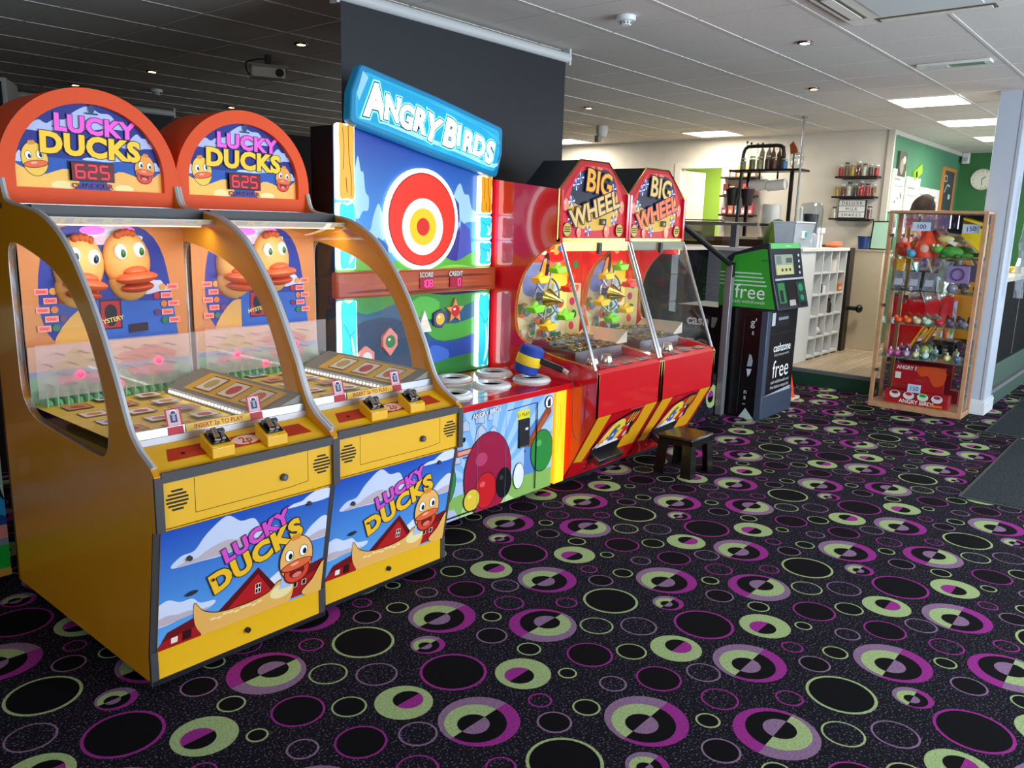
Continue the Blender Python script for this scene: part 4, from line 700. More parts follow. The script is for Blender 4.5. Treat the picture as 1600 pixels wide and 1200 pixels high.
    for x, s in ((.023, 1), (W-.023, -1)):
        a = Art((x, .60 if s > 0 else .78, 0), (0, 1 if s < 0 else 1, 0) if s > 0 else (0, -1, 0), (0, 0, 1), em=.06, step=.0005); a.O.y = .66 if s > 0 else .78; a.rect(0, .84, .12, 1.2, 'E8E0A8'); a.rect(0, 1.2, .12, 1.46, 'D82A1E')
        for k in range(6): a.ell(.05+.02*(k % 2), .9+.085*k, .022, .028, ('E84A6A', '2A8A5A', 'D83A8A', '2A9A8A', 'E8503A', '3AA060')[k])
        a.build('balloon_panel', t)
    # big wheel with cups
    cx, cy, cz = .33, .62, 1.12
    b = MB(); b.cyl((cx, cy+.03, cz), (cx, cy+.12, cz), .03, STEEL, 14)
    for k in range(6):
        g = math.radians(60*k+12); b.box((-.006, .03, 0), (.006, .042, .19), mat('9AA0A8', .3, .8), Matrix.Translation((cx, cy, cz)) @ Matrix.Rotation(g, 4, 'Y'))
    b.tube([(cx+.13*math.sin(2*PI*k/28), cy+.036, cz+.13*math.cos(2*PI*k/28)) for k in range(28)], .006, STEEL, 6, True); wh = b.build('wheel', t)
    b = MB(); b.cyl((cx, cy+.03, cz), (cx+.01, cy-.09, cz-.02), .062, BRASS, 24, .002); b.build('cone_hub', wh)
    CC = {'g': '6CC81E', 'r': 'E8281C', 'y': 'E0B40C'}
    for k, c in enumerate(cups):
        g = math.radians(60*k+12); x, z = cx+.19*math.sin(g), cz+.19*math.cos(g); m = mat(CC[c], .35, emit=.1)
        b = MB(); b.prism([(x-.052, z+.012), (x+.07, z+.022), (x+.05, z-.022), (x-.03, z-.026)], 'y', cy-.045, cy+.03, m); b.prism([(x-.012, z+.012), (x+.03, z+.05), (x+.045, z+.022)], 'y', cy-.005, cy+.02, m); b.build('cup', wh, bevel=.005)
    # head box
    l = bpy.data.lights.new('head_lamp', 'AREA'); l.shape = 'RECTANGLE'; l.size = W-.1; l.size_y = .04; l.energy = 3.2 if lit else 1.6; l.color = (1, .93, .78); o = bpy.data.objects.new('head_lamp', l); C.objects.link(o); o.parent = t; o.location = (W/2, .36, 1.495); o.rotation_euler = (.3, 0, 0)
    o8 = [(0, 1.512), (0, 1.80), (.20, 1.98), (.50, 1.98), (W, 1.80), (W, 1.512)]
    b = MB(); b.prism([(.024, 1.512), (.024, 1.80), (0, 1.80), (.20, 1.98), (.50, 1.98), (W, 1.80), (W-.024, 1.80), (W-.024, 1.512)][::-1], 'y', .345, .62, mat('14171C', .35)); hb = b.build('head_box', t)
    b = MB(); b.prism([(.0, 1.512), (.0, 1.80), (.2, 1.98), (.5, 1.98), (W, 1.80), (W, 1.512)], 'y', .335, .346, mat('B0121E', .5, spec=.25)); b.tube([(x, .335, z) for x, z in o8], .006, BRASS, 6, True); b.box((0, .318, 1.495), (W, .345, 1.517), BRASS); b.build('head_frame', hb)
    b = MB(); b.box((.02, .30, 1.44), (W-.02, .318, 1.497), mat('D8CE7A' if lit else '6E6A48', .35, emit=.5 if lit else 0)); b.box((.36, .28, 1.42), (.39, .3, 1.49), RUBBER); b.build('lamp_cover', hb)
    a = Art((0, .334, 1.512), (1, 0, 0), (0, 0, 1), em=.03, rough=.4, step=.0004)
    a.poly(smooth([(.05, .02), (.03, .2), (.12, .33), (.22, .43), (.36, .44), (.52, .43), (.62, .33), (.70, .2), (.68, .02), (.36, .01)], 4), 'C82028'); a.poly(smooth([(.13, .1), (.1, .24), (.2, .38), (.36, .41), (.54, .37), (.62, .24), (.6, .1), (.36, .05)], 4), 'D8A83A'); a.poly(smooth([(.12, .22), (.22, .40), (.5, .42), (.6, .3), (.5, .2)], 4), '1C1A2E'); a.poly([(.28, .43), (.34, .44), (.36, .40), (.38, .44), (.44, .43), (.36, .38)], 'D8703A')
    rr = random.Random(2)
    for x, y in ((.12, .22), (.16, .32), (.56, .31), (.6, .2), (.3, .05), (.58, .12), (.12, .12), (.2, .36)):
        for k in range(8): g = k*PI/4; a.poly([(x, y), (x+.034*math.cos(g), y+.034*math.sin(g)), (x+.034*math.cos(g+.4), y+.034*math.sin(g+.4))], ('DCE4F4', '4A60B0')[k % 2]); a.l -= 1
        a.l += 1
    for x, y, r in ((.66, .2, .038), (.06, .2, .034), (.5, .05, .038), (.2, .04, .03)): a.ell(x, y, r*.8, r*1.1, 'E0826A', .9 if (lit is False and x == .5) else None); a.ell(x-.008, y+.012, r*.25, r*.35, 'F4C0A8')
    for x in (.08, .64): a.ell(x, .055, .042, .042, '2A2410'); a.ell(x, .055, .039, .039, 'C8A83A'); [a.rect(x-.03, .04+.013*k, x+.03, .047+.013*k, '3A2A10') for k in range(3)]
    a.text('BIG', .385, .28, .185, 'F08A1E' if lit else 'D8B060', -6, .02, em=.5 if lit else .1, sx=1.0, edge='15101E', edgew=.05); a.text('WHEEL', .37, .135, .15, 'D8B060' if lit else 'FF5A2A', 16, .03, em=.1 if lit else .9, sx=1.08, edge='1C1638', edgew=.05)
    a.rect(.42, .085, .48, .125, '14120E'); a.text('18', .45, .093, .03, 'D8D0A0'); a.build('head_artwork', hb)
    if loc[0] < 4:
        a = Art((-.001, .83, 1.5), (0, -1, 0), (0, 0, 1), step=.0005); a.poly([(.2, .40), (.27, .40), (.31, .33), (.24, .28), (.3, .2), (.2, .26), (.18, .31), (.25, .35)], 'A8B0BC'); a.rect(-.16, .2, -.12, .26, 'D8D8D8')
    return t
make_wheel((3.88, 2.637, 0), 'red wheel coin machine with lit BIG lettering, beside the hammer game', True, 'grgygy')
make_wheel((4.625, 2.637, 0), 'second red wheel coin machine, with lit WHEEL lettering and red end flap', False, 'grygyy')
# rear side panel of the pair that stands proud by the head box
b = MB(); t = thing('red_end_board', 'flat red board with gold edge beside the second wheel machine head', 'board', (5.375, 3.0, 1.40)); b.box((0, 0, 0), (.018, .42, .42), REDG); b.build('board', t, bevel=.006); b = MB(); b.box((-.002, -.006, 0), (.02, 0, .42), BRASS); b.build('edge_trim', t)
# black step stool
t = thing('step_stool', 'black plastic step stool on the carpet before the red machines', 'stool', (4.73, 2.49, 0))
BP = mat('0D0B0A', .28, coat=.2); b = MB(); b.box((-.15, -.13, .235), (.15, .13, .262), BP); b.build('top', t, bevel=.012, seg=3); b = MB(); b.box((-.14, -.12, .2), (.14, -.112, .235), BP); b.box((-.14, .112, .2), (.14, .12, .235), BP); b.box((-.14, -.12, .2), (-.132, .12, .235), BP); b.box((.132, -.12, .2), (.14, .12, .235), BP); b.build('apron', t)
for sx in (-1, 1):
    for sy in (-1, 1):
        b = MB(); p = [(sx*.138, sy*.118), (sx*.075, sy*.118), (sx*.075, sy*.108), (sx*.128, sy*.108), (sx*.128, sy*.055), (sx*.138, sy*.055)]
        n = len(p); b.raw([(x, y, .236) for x, y in p]+[(x*1.16, y*1.16, 0) for x, y in p], [(i, (i+1) % n, n+(i+1) % n, n+i) for i in range(n)]+[range(n), range(n, 2*n)], BP); b.build('leg', t)
# ---------------------------------------------------------------- cash machine, rail, black cabinet
NAVY = mat('1A2230', .4, coat=.2); BLK = mat('08090B', .3, coat=.3); GRN = mat('2FA02E', .4); SLATE = mat('3B4658', .4)
t = thing('cash_machine', 'green and black cash machine reading free, on the carpet', 'cash machine', (6.5, 2.68, 0))
AWD = .66
b = MB(); b.box((0, .07, .0), (AWD, .52, .94), BLK); b.box((-.004, .06, 0), (.07, .12, .93), SLATE); b.box((.0, .058, 0), (AWD, .075, .2), SLATE); b.build('lower_body', t, bevel=.006)
prof = [(-.02, .94), (.52, .94), (.52, 1.33), (.42, 1.40), (.14, 1.49), (.11, 1.49), (.05, 1.2)]
b = MB(); b.prism(prof, 'x', 0, AWD, NAVY); ub = b.build('upper_body', t, bevel=.006)
a = Art((-.002, .52, .94), (0, -1, 0), (0, 0, 1), rough=.4, step=.0006); a.poly([(.0, .01), (.51, .01), (.445, .26), (.40, .50), (.36, .50), (.12, .44), (.10, .385), (.0, .385)], GRN)
for k in range(4): a.rect(.0, .29-.033*k, .37+.018*k, .302-.033*k, 'BFE6CC')
a.text('free', .28, .085, .17, 'E8F4EA', 0, .002, sx=1.0); a.text('cash withdrawals', .275, .045, .042, 'D0E8D4'); a.text('zone', .39, .4, .03, '1E6A24'); a.build('side_graphic', ub)
a = Art((-.005, .52, 0), (0, -1, 0), (0, 0, 1), step=.0006); a.line([(.26, .85), (.25, .04)], .004, '3A4048')
a.text("g'", .34, .80, .09, 'C8CED2', off=.01); a.text('s', .34, .725, .06, 'C8CED2', off=.01); a.poly([(.325, .56), (.345, .55), (.36, .5), (.355, .455), (.31, .452)], '9AA8AE'); a.poly([(.31, .43), (.355, .432), (.345, .39), (.325, .36)], 'C8D0D4'); a.text('u', .315, .24, .06, 'C8CED2', 180, .01); a.text('s', .315, .165, .06, 'C8CED2', off=.01); a.rect(.30, .12, .325, .126, 'C8CED2'); a.poly([(.27, .0), (.33, .09), (.41, .0)], 'B8CAD0'); a.build('side_lettering', t)
# front, leaning sections
def fr(p0, p1): d = Vector((0, p1[0]-p0[0], p1[1]-p0[1])); return d
d = fr((-.02, .94), (.05, 1.2)); a = Art((0, -.021, .94), (1, 0, 0), d, step=.0008); a.rect(.03, .02, AWD-.03, .25, '12161E'); a.rect(.06, .06, .2, .23, '2A7A44'); a.rect(.085, .07, .15, .17, '0A0C0E'); a.rect(.24, .03, .40, .24, '050608'); a.rect(.25, .03, .38, .08, 'B0A8A0'); a.rect(.44, .05, .62, .23, '1E3A38'); a.ell(.53, .18, .05, .035, '2A8A5A'); a.ell(.53, .09, .04, .025, '2A8A5A'); a.rect(.02, .252, AWD-.02, .268, 'B0B6BC'); a.build('card_panel', ub)
d = fr((.05, 1.2), (.11, 1.49)); a = Art((0, .049, 1.2), (1, 0, 0), d, step=.0008); a.rect(.05, .02, .47, .21, '2A2E34'); a.rect(.07, .03, .45, .20, '8E9A88', .12); a.rect(.09, .03, .43, .11, 'B8B480', .15); a.rect(.1, .12, .2, .19, '6A7A7A', .1); [a.ell(.2+.08*k, .07, .022, .014, '3A4A30') for k in range(3)]; a.rect(.3, .13, .42, .17, '4A5A5A', .1); [a.ell(.56, .04+.05*k, .018, .012, 'C8D0D8') for k in range(4)]; a.build('screen', ub)
a = Art((.02, .098, 1.44), (1, 0, 0), d, step=.0008); a.O = Vector((.02, .10, 1.445)); a.rect(0, 0, AWD-.04, .045, '5FB86A', .15); a.text('cashzone', .36, .014, .03, 'D8F0DC'); a.build('header_sign', ub)
a = Art((0, .069, 0), (1, 0, 0), (0, 0, 1), step=.0008); a.rect(.02, .2, AWD-.02, .92, '0C0D10'); a.rect(.02, .725, AWD-.02, .73, '3A3E44'); a.rect(.1, .80, .17, .91, 'C8CCD0'); a.rect(.2, .79, .48, .90, '1E2024'); a.rect(.23, .84, .44, .865, '8A9098')
a.text('cashzone', .36, .57, .10, 'F0F2F4', 0, .015); a.text('Every time you need it', .36, .53, .035, 'C8CCD0'); a.text('free', .36, .34, .22, 'F4F6F8', 0, -.002); a.text('cash withdrawals and\nfree balance enquiries', .36, .29, .045, 'C8CCD0'); a.poly([(.05, .2), (.6, .2), (.6, .235), (.1, .205)], 'A8B0BA'); a.build('front_graphic', t)
# low black cabinet with white lettering, beyond the glass rail
t = thing('service_cabinet', 'low black cabinet with white lettering behind the metal rail post', 'cabinet', (6.56, 3.21, 0))
b = MB(); b.box((0, 0, .02), (.5, .42, .92), mat('08080A', .35)); b.build('body', t, bevel=.006)
a = Art((-.002, .42, 0), (0, -1, 0), (0, 0, 1), step=.0006); a.text('cash', .215, .75, .125, 'F4F6F8', off=.02); a.poly([(.35, .83), (.41, .83), (.38, .74), (.35, .74)], 'A8AEB4'); a.text('here to use', .21, .69, .055, '6A6E74'); a.text('€', .24, .38, .34, '9A9EA4', off=-.01); a.text('and', .22, .3, .085, '9A9EA4'); a.text('electric', .2, .235, .085, '9A9EA4'); a.rect(.16, .06, .26, .15, '9AA0A0'); a.rect(.12, .61, .2, .625, 'D8DCE0'); a.build('lettering', t)
t = thing('hand_rail', 'grey metal rail post with sloping black handrail and glass', 'railing', (6.43, 3.08, 0))
b = MB(); b.box((-.03, -.03, 0), (.03, .03, 1.3), mat('8E8C8E', .35, .5)); b.box((-.045, -.045, 0), (.045, .045, .012), STEEL); b.build('post', t, bevel=.004)
b = MB(); b.tube([(0, 0, 1.30), (-.85, .03, 1.63), (-1.0, .03, 1.63)], .022, BLACK, 10); b.box((-.02, -.035, 1.2), (.02, .035, 1.32), BLACK); b.build('handrail', t)
b = MB(); b.poly([(-.03, 0, .37), (-.95, .03, .37), (-.95, .03, 1.55), (-.03, 0, 1.22)], glass('FFFFFF', .012)); b.build('glass_panel', t)
# ---------------------------------------------------------------- serving counter, pigeonhole unit
t = thing('serving_counter', 'black fronted counter with white ledge and grey end', 'counter', (6.7, 4.3, 0))
b = MB(); b.box((0, 0, 0), (1.7, .5, 1.36), mat('060607', .8, spec=.1)); b.box((-.02, -.03, 1.36), (1.7, .53, 1.40), mat('DCD8D0', .4)); b.build('bar_front', t, bevel=.004)
b = MB(); b.box((1.7, -.6, 0), (2.2, .5, 1.36), mat('77757A', .5)); b.box((1.68, -.61, 1.36), (2.22, .52, 1.40), mat('C9C4BC', .4)); b.build('end_unit', t, bevel=.004)
t = thing('pigeonhole_unit', 'white pigeonhole shelving unit behind the cash machine', 'shelving unit', (8.93, 3.3, .17))
PW_, PN, PH = 1.02, 4, 1.21; WHT = mat('D4D8DA', .55)
b = MB(); b.box((-.0, .36, 0), (PW_, .38, PH), WHT)
for k in range(PN+1): x = k*(PW_-.02)/PN; b.box((x, 0, 0), (x+.02, .37, PH), WHT)
b.build('frame', t); b = MB()
for k in range(1, 5): b.box((.0, .004, k*PH/5-.01), (PW_, .366, k*PH/5+.01), WHT)
b.box((0, .004, .02), (PW_, .366, .045), WHT); b.build('shelf_boards', t); b = MB(); b.box((-.42, -.02, PH), (PW_+.02, .37, PH+.035), mat('E4E4E0', .45)); b.box((-.42, 0, 0), (-.002, .37, PH), WHT); b.build('top_board', t, bevel=.003)
CX = (PW_-.02)/PN
def small(name, lb, cat, loc, shapes, group=None, rz=0):
    t = thing(name, lb, cat, loc, rz, group)
    for pn, fn in shapes: b = MB(); fn(b); b.build(pn, t, bevel=.002 if pn in ('box', 'body') else 0)
    return t
def bottle(name, lb, loc, h, r, c, capc, group, clear=False, neck=.3):
    m = glass('E8F2EE', .1) if clear else mat(c, .25, coat=.4)
    return small(name, lb, 'bottle' if name != 'sweet_jar' else 'jar', loc, [('body', lambda b: b.lathe([(0, 0), (r, 0), (r, h*(1-neck)-.01), (r*.4, h*(1-neck)+h*.1), (r*.36, h*.93), (0, h*.93)], (0, 0, 0), m, 12)), ('cap', lambda b: b.cyl((0, 0, h*.93), (0, 0, h), r*.45, mat(capc, .4), 10))], group)
def jar(lb, loc, h, r, c, lid, group):
    return small('sweet_jar', lb, 'jar', loc, [('contents', lambda b: b.lathe([(0, .004), (r*.9, .004), (r*.9, h*.72), (r*.6, h*.76), (0, h*.77)], (0, 0, 0), mat(c, .6, noise=.4, nscale=60), 12)), ('glass', lambda b: b.lathe([(r, 0), (r, h*.85), (r*.8, h*.9)], (0, 0, 0), glass('F4FAF8', .08), 12)), ('lid', lambda b: b.cyl((0, 0, h*.9), (0, 0, h), r*.85, mat(lid, .4), 12))], group)
small('card_pouch', 'small white pouch in a pigeonhole of the second row', 'pouch', (8.93+CX*1.78, 3.345, .17+PH*.6+.012), [('box', lambda b: b.box((-.03, -.02, 0), (.05, .03, .08), mat('E8E8E8', .5))), ('strap', lambda b: b.box((-.06, -.01, 0), (-.035, .02, .1), mat('2A2A30', .5)))])
small('orange_box', 'small orange box in a pigeonhole near the dark post', 'box', (8.93+CX*3.72, 3.345, .17+PH*.6+.012), [('box', lambda b: b.box((-.05, -.03, 0), (.06, .05, .09), mat('C8703A', .5))), ('label', lambda b: b.box((-.04, -.032, .02), (.05, -.03, .05), mat('E8C8A8', .5)))])
small('dark_flask', 'dark flask standing in a middle pigeonhole', 'flask', (8.93+CX*2.75, 3.345, .17+PH*.4+.012), [('body', lambda b: b.lathe([(0, 0), (.035, 0), (.035, .1), (.02, .14), (0, .14)], (0, 0, 0), mat('3A3430', .3), 12)), ('cap', lambda b: b.cyl((0, 0, .14), (0, 0, .165), .018, BLACK, 10))])
small('paper_cups', 'crumpled white paper things in a low pigeonhole', 'paper', (8.93+CX*1.6, 3.375, .17+PH*.2+.012), [('body', lambda b: b.ball((0, 0, .05), (.08, .06, .05), mat('D8D8D8', .7), 9, 6)), ('wrap', lambda b: b.ball((.05, -.03, .03), (.04, .04, .03), mat('8A8A90', .6), 7, 5))])
small('sauce_pot', 'small white pot in an upper pigeonhole', 'pot', (8.93+CX*2.75, 3.345, .17+PH*.8+.012), [('body', lambda b: b.lathe([(0, 0), (.04, 0), (.045, .12), (0, .12)], (0, 0, 0), mat('E0DCD0', .5), 12)), ('lid', lambda b: b.cyl((0, 0, .12), (0, 0, .135), .047, mat('B8B4A8', .5), 12))])
t = thing('counter_post', 'dark brown counter end post with a round black knob', 'post', (10.06, 3.3, .17)); DB = mat('221A14', .45)
b = MB(); b.box((0, 0, 0), (.16, .25, 1.24), DB); b.build('post', t, bevel=.004); b = MB(); b.cyl((.1, -.001, .52), (.1, -.12, .52), .025, BLACK, 12); b.ball((.12, -.13, .52), (.06, .04, .05), BLACK, 14, 10); b.build('knob', t)
t = thing('end_cupboard', 'plain beige cupboard against the end of the white wall', 'cupboard', (10.38, 3.02, .17)); b = MB(); b.box((0, 0, .0), (.3, .4, 1.20), mat('CFC2A6', .55, noise=.02, nscale=8)); b.build('body', t, bevel=.005); b = MB(); b.box((-.01, -.01, 1.20), (.31, .41, 1.225), mat('BDAF92', .5)); b.build('top', t)
small('blue_tub', 'blue tub on the beige cupboard', 'tub', (10.5, 3.3, 1.396), [('body', lambda b: b.lathe([(0, 0), (.06, 0), (.075, .15), (.068, .15), (.055, .01), (0, .01)], (0, 0, 0), mat('1C3A7A', .4), 14)), ('rim', lambda b: b.lathe([(.068, .14), (.082, .14), (.082, .155), (.068, .155)], (0, 0, 0), mat('16305E', .4), 14))])
small('counter_sign', 'green-white stand sign leaning on the beige cupboard', 'sign', (10.45, 3.1, 1.397), [('panel', lambda b: b.box((-.01, -.12, .01), (.01, .1, .33), mat('A8D0B8', .4), Matrix.Rotation(.15, 4, 'Y'))), ('frame', lambda b: [b.box(p, q, BLACK, Matrix.Rotation(.15, 4, 'Y')) for p, q in (((-.012, -.135, 0), (.014, -.12, .34)), ((-.012, .1, 0), (.014, .115, .34)), ((-.012, -.135, .33), (.014, .115, .345)), ((-.012, -.135, 0), (.014, .115, .012)))])])
# ---------------------------------------------------------------- things on the counter
CT = 1.701-.3
small('storage_tub', 'large clear plastic tub on the counter by the pole', 'tub', (8.62, 3.44, 1.4155), [('body', lambda b: [b.poly(p, glass('DDE6F4', .12, .1, .5)) for p in ([(-.3, -.12, 0), (.3, -.12, 0), (.36, -.15, .36), (-.36, -.15, .36)], [(.3, -.12, 0), (.3, .12, 0), (.36, .15, .36), (.36, -.15, .36)], [(-.3, -.12, 0), (-.3, .12, 0), (-.36, .15, .36), (-.36, -.15, .36)], [(-.3, .12, 0), (.3, .12, 0), (.36, .15, .36), (-.36, .15, .36)], [(-.3, -.12, 0), (.3, -.12, 0), (.3, .12, 0), (-.3, .12, 0)])]), ('label', lambda b: (b.box((-.1, -.15, .14), (.05, -.13, .24), mat('E8EEF0', .5)), b.box((.0, -.153, .15), (.09, -.13, .23), mat('2AA0A8', .5)))), ('rim', lambda b: b.tube([(-.36, -.15, .36), (.36, -.15, .36), (.36, .15, .36), (-.36, .15, .36)], .012, mat('D8DEE8', .4), 6, True))])
bpy.data.objects['storage_tub'].scale = (.74, .8, .74)
small('white_carton', 'white carton behind the clear tub', 'box', (9.5, 3.57, 1.4155), [('box', lambda b: b.box((-.14, -.08, 0), (.12, .1, .16), mat('E8E2DA', .6))), ('flap', lambda b: b.box((-.14, -.1, .16), (.12, -.07, .22), mat('F0E8E0', .6)))])
small('orange_cloth', 'orange folded cloth on the white counter top', 'cloth', (9.74, 3.40, 1.4155), [('body', lambda b: b.ball((0, 0, .03), (.13, .1, .03), mat('F08058', .7), 14, 8)), ('fold', lambda b: b.ball((.03, -.02, .055), (.08, .07, .015), mat('F0906A', .7), 12, 6))])
small('card_reader', 'flat black card reader near the counter edge', 'card reader', (9.88, 3.57, 1.4155), [('body', lambda b: b.box((-.07, -.05, 0), (.07, .05, .02), mat('2A2C30', .4))), ('keys', lambda b: b.box((-.05, -.035, .02), (.03, .035, .024), mat('5A5E64', .4)))])
small('drink_blender', 'dark blender jug under a clear dome by the pole', 'blender', (9.22, 3.5, 1.4155), [('jug', lambda b: b.lathe([(0, .16), (.06, .16), (.085, .36), (.08, .37), (0, .37)], (0, 0, 0), mat('2E3438', .2), 14)), ('base', lambda b: b.lathe([(0, 0), (.1, 0), (.09, .12), (.06, .16), (0, .16)], (0, 0, 0), mat('C8CCD4', .3), 14)), ('dome', lambda b: b.lathe([(.13, 0), (.13, .42), (.11, .48), (0, .5)], (0, 0, 0), glass('E8EEF4', .1), 18))])
small('green_bag', 'green bag behind the white roll holder', 'bag', (9.4, 3.95, 1.2), [('body', lambda b: b.ball((0, 0, .265), (.22, .14, .26), mat('5A7A24', .7), 14, 10)), ('flap', lambda b: b.ball((.02, -.05, .42), (.18, .1, .08), mat('6A8A2C', .7), 12, 8))])
t = thing('back_counter', 'pale back counter below the black shelf frame', 'counter', (9.2, 3.75, .17)); b = MB(); b.box((0, 0, 0), (.9, 1.5, 1.0), mat('C8BCA4', .6)); b.build('body', t, bevel=.004); b = MB(); b.box((-.02, -.02, 1.0), (.92, 1.52, 1.03), mat('D8D0C0', .5)); b.build('worktop', t, bevel=.003)
t = thing('counter_guard_rail', 'grey guard rail with shelf above the counter end', 'rail', (8.5, 3.8, 1.40)); G7 = mat('7E7C80', .35, .6)
b = MB(); b.cyl((0, 0, .25), (0, 2.4, .25), .02, G7, 12); b.build('rail', t); b = MB(); b.box((-.02, .4, .28), (.14, 2.4, .292), mat('6A6458', .4)); b.build('shelf', t); b = MB(); b.poly([(.005, .5, .06), (.005, 2.4, .06), (.005, 2.4, .24), (.005, .5, .24)], glass('8A8478', .1, .05, .5)); b.build('guard_panel', t)
for y in (.25, 2.2): b = MB(); b.box((-.03, y-.04, 0), (.03, y+.04, .24), mat('4A4C54', .4)); b.box((-.035, y-.06, 0), (-.03, y-.03, .24), mat('C8C4BC', .4)); b.build('post', t)
small('till_drawer', 'low dark brown till box on the counter', 'till', (9.4, 4.65, 1.2005), [('body', lambda b: b.box((-.18, -.1, 0), (.2, .5, .3), mat('4A2A1C', .5))), ('lip', lambda b: b.box((-.19, -.1, .26), (-.18, .5, .28), mat('6A3C28', .5)))])
small('wooden_box', 'dark brown box with pale top beside the white roll holder', 'box', (9.5, 4.25, 1.2005), [('body', lambda b: b.box((-.25, -.12, 0), (0, .2, .28), mat('3A1E12', .5))), ('cover', lambda b: b.box((-.25, -.12, .28), (0, .2, .31), mat('D8C8B4', .5)))])
small('ice_cream_tub', 'pale green tub behind the guard rail', 'tub', (8.9, 4.78, 1.445), [('body', lambda b: b.box((-.06, -.14, 0), (.06, .14, .1), mat('C8DC8A', .5))), ('lid', lambda b: b.box((-.065, -.145, .1), (.065, .145, .115), mat('E4E8C8', .5)))])
small('roll_holder', 'white paper roll holder beneath the bottle shelf', 'dispenser', (9.75, 4.2, 1.63), [('housing', lambda b: b.lathe([(0, 0), (.12, 0), (.12, .24), (.1, .27), (0, .27)], (0, 0, 0), mat('D8DCDC', .4), 18)), ('band', lambda b: b.lathe([(.121, .01), (.124, .01), (.124, .04), (.121, .04)], (0, 0, 0), mat('3A3C40', .4), 18)), ('stand', lambda b: b.lathe([(0, -.4), (.1, -.4), (.08, -.1), (.11, 0), (0, 0)], (0, 0, 0), mat('B8BABC', .4), 16))])
# black tubular frame with shelf of bottles
t = thing('bottle_shelf_frame', 'black tube frame with a shelf of bottles above the counter', 'shelf', (9.8, 3.9, 1.2)); BKM = mat('1C1A1A', .4)
b = MB(); b.tube(smooth_open([(0, .76, 0), (0, .76, .4), (0, .75, 1.1), (0, .74, 1.32), (0, .70, 1.39), (0, .62, 1.40), (0, .4, 1.40), (0, .3, 1.40), (0, .24, 1.37), (0, .22, 1.25), (0, .22, 1.12)], 4), .022, BKM, 8); b.build('tube_frame', t)
b = MB(); b.box((-.16, -.05, 1.09), (.16, .84, 1.115), BKM); b.build('shelf_board', t); b = MB(); b.box((-.01, .08, 0), (.02, .12, 1.09), BKM); b.build('upright', t); b = MB(); b.box((.1, .68, 0), (.13, .72, 1.09), BKM); b.build('upright', t)
for k, (y, h, c, r) in enumerate(((.75, .36, 'B8A898', .03), (.68, .34, 'C0B4A4', .03), (.61, .33, 'B8A890', .03), (.53, .33, 'A89880', .032), (.455, .32, 'B09A80', .032), (.385, .30, '7A5A44', .03), (.32, .29, '8A7258', .03), (.255, .28, '6A4A38', .03))):
    lb = ['tall clear bottle first from the bend of the black frame', 'second clear bottle from the bend of the black frame', 'third clear bottle from the bend of the black frame', 'fourth bottle along the black frame shelf', 'fifth bottle along the black frame shelf', 'sixth bottle along the black frame shelf, brown', 'seventh bottle along the black frame shelf', 'eighth bottle along the black frame shelf, dark brown'][k]
    bottle('syrup_bottle', lb, (9.87 if k % 2 else 9.9, 3.9+y, 2.3155), h, r, c, '26282C', 'bottles on the black frame shelf', clear=k < 3)
for k, (y, c, h) in enumerate(((.70, 'A89C84', .14), (.58, '8A7A60', .16), (.48, 'C8B48A', .15), (.38, '5A3C28', .16), (.30, '6A3A24', .14), (.17, '4A8AC0', .12))): jar(['beige jar at the bend of the black frame', 'brown-beige jar second along the black frame shelf', 'straw jar in the middle of the black frame shelf', 'dark brown jar on the black frame shelf', 'reddish brown jar on the black frame shelf', 'light blue jar near the end of the black frame shelf'][k], (9.72, 3.9+y, 2.3155), h, .038, c, 'C8C0B0', 'jars on the black frame shelf')
small('serving_scoop', 'rust brown scoop standing among the shelf bottles', 'scoop', (9.93, 4.05, 2.3155), [('handle', lambda b: b.cyl((0, 0, 0), (0, 0, .2), .012, mat('7A3A20', .5), 8)), ('blade', lambda b: b.prism([(-.05, .2), (.04, .19), (.06, .3), (.02, .34), (-.03, .26)], 'x', -.01, .01, mat('A8502A', .5)))])
small('glass_bowl', 'empty clear bowl at the far end of the bottle shelf', 'bowl', (9.76, 3.94, 2.3155), [('bowl', lambda b: b.lathe([(.03, 0), (.07, .03), (.085, .12), (.08, .17)], (0, 0, 0), glass('EEF4F2', .1), 18)), ('lid', lambda b: b.lathe([(.08, .17), (.04, .19), (0, .2)], (0, 0, 0), glass('EEF4F2', .1), 18))])
for k, y in enumerate((4.4, 4.17)): small('hanging_roll', ['left white paper roll under the bottle shelf', 'right white paper roll under the bottle shelf'][k], 'roll', (9.76, y, 2.14), [('paper', lambda b: b.cyl((0, -.12, 0), (0, .1, -.02), .065, mat('E4E2DC', .7), 18)), ('core', lambda b: b.cyl((0, .1001, -.02), (0, .102, -.02), .03, BLACK, 14)), ('hanger', lambda b: b.box((-.005, -.02, .06), (.005, 0, .149), STEEL))], 'paper rolls')
for k, (y, c) in enumerate(((4.66, '1C1618'), (4.46, '2A1A20'))): small('popcorn_bucket', ['plain topped black bucket hanging from the black frame', 'black bucket heaped with pink sweets on the frame'][k], 'bucket', (9.62, y, 1.88), [('bucket', lambda b: b.lathe([(0, 0), (.055, 0), (.085, .2), (.078, .2), (.05, .01), (0, .01)], (0, 0, 0), mat(c, .5), 16)), ('contents', lambda b: [b.ball((.04*math.cos(q*1.3), .04*math.sin(q*1.3), .195), .03, mat('C88A98' if k else '2A2224', .6), 7, 5) for q in range(6)])], 'buckets on the black frame')
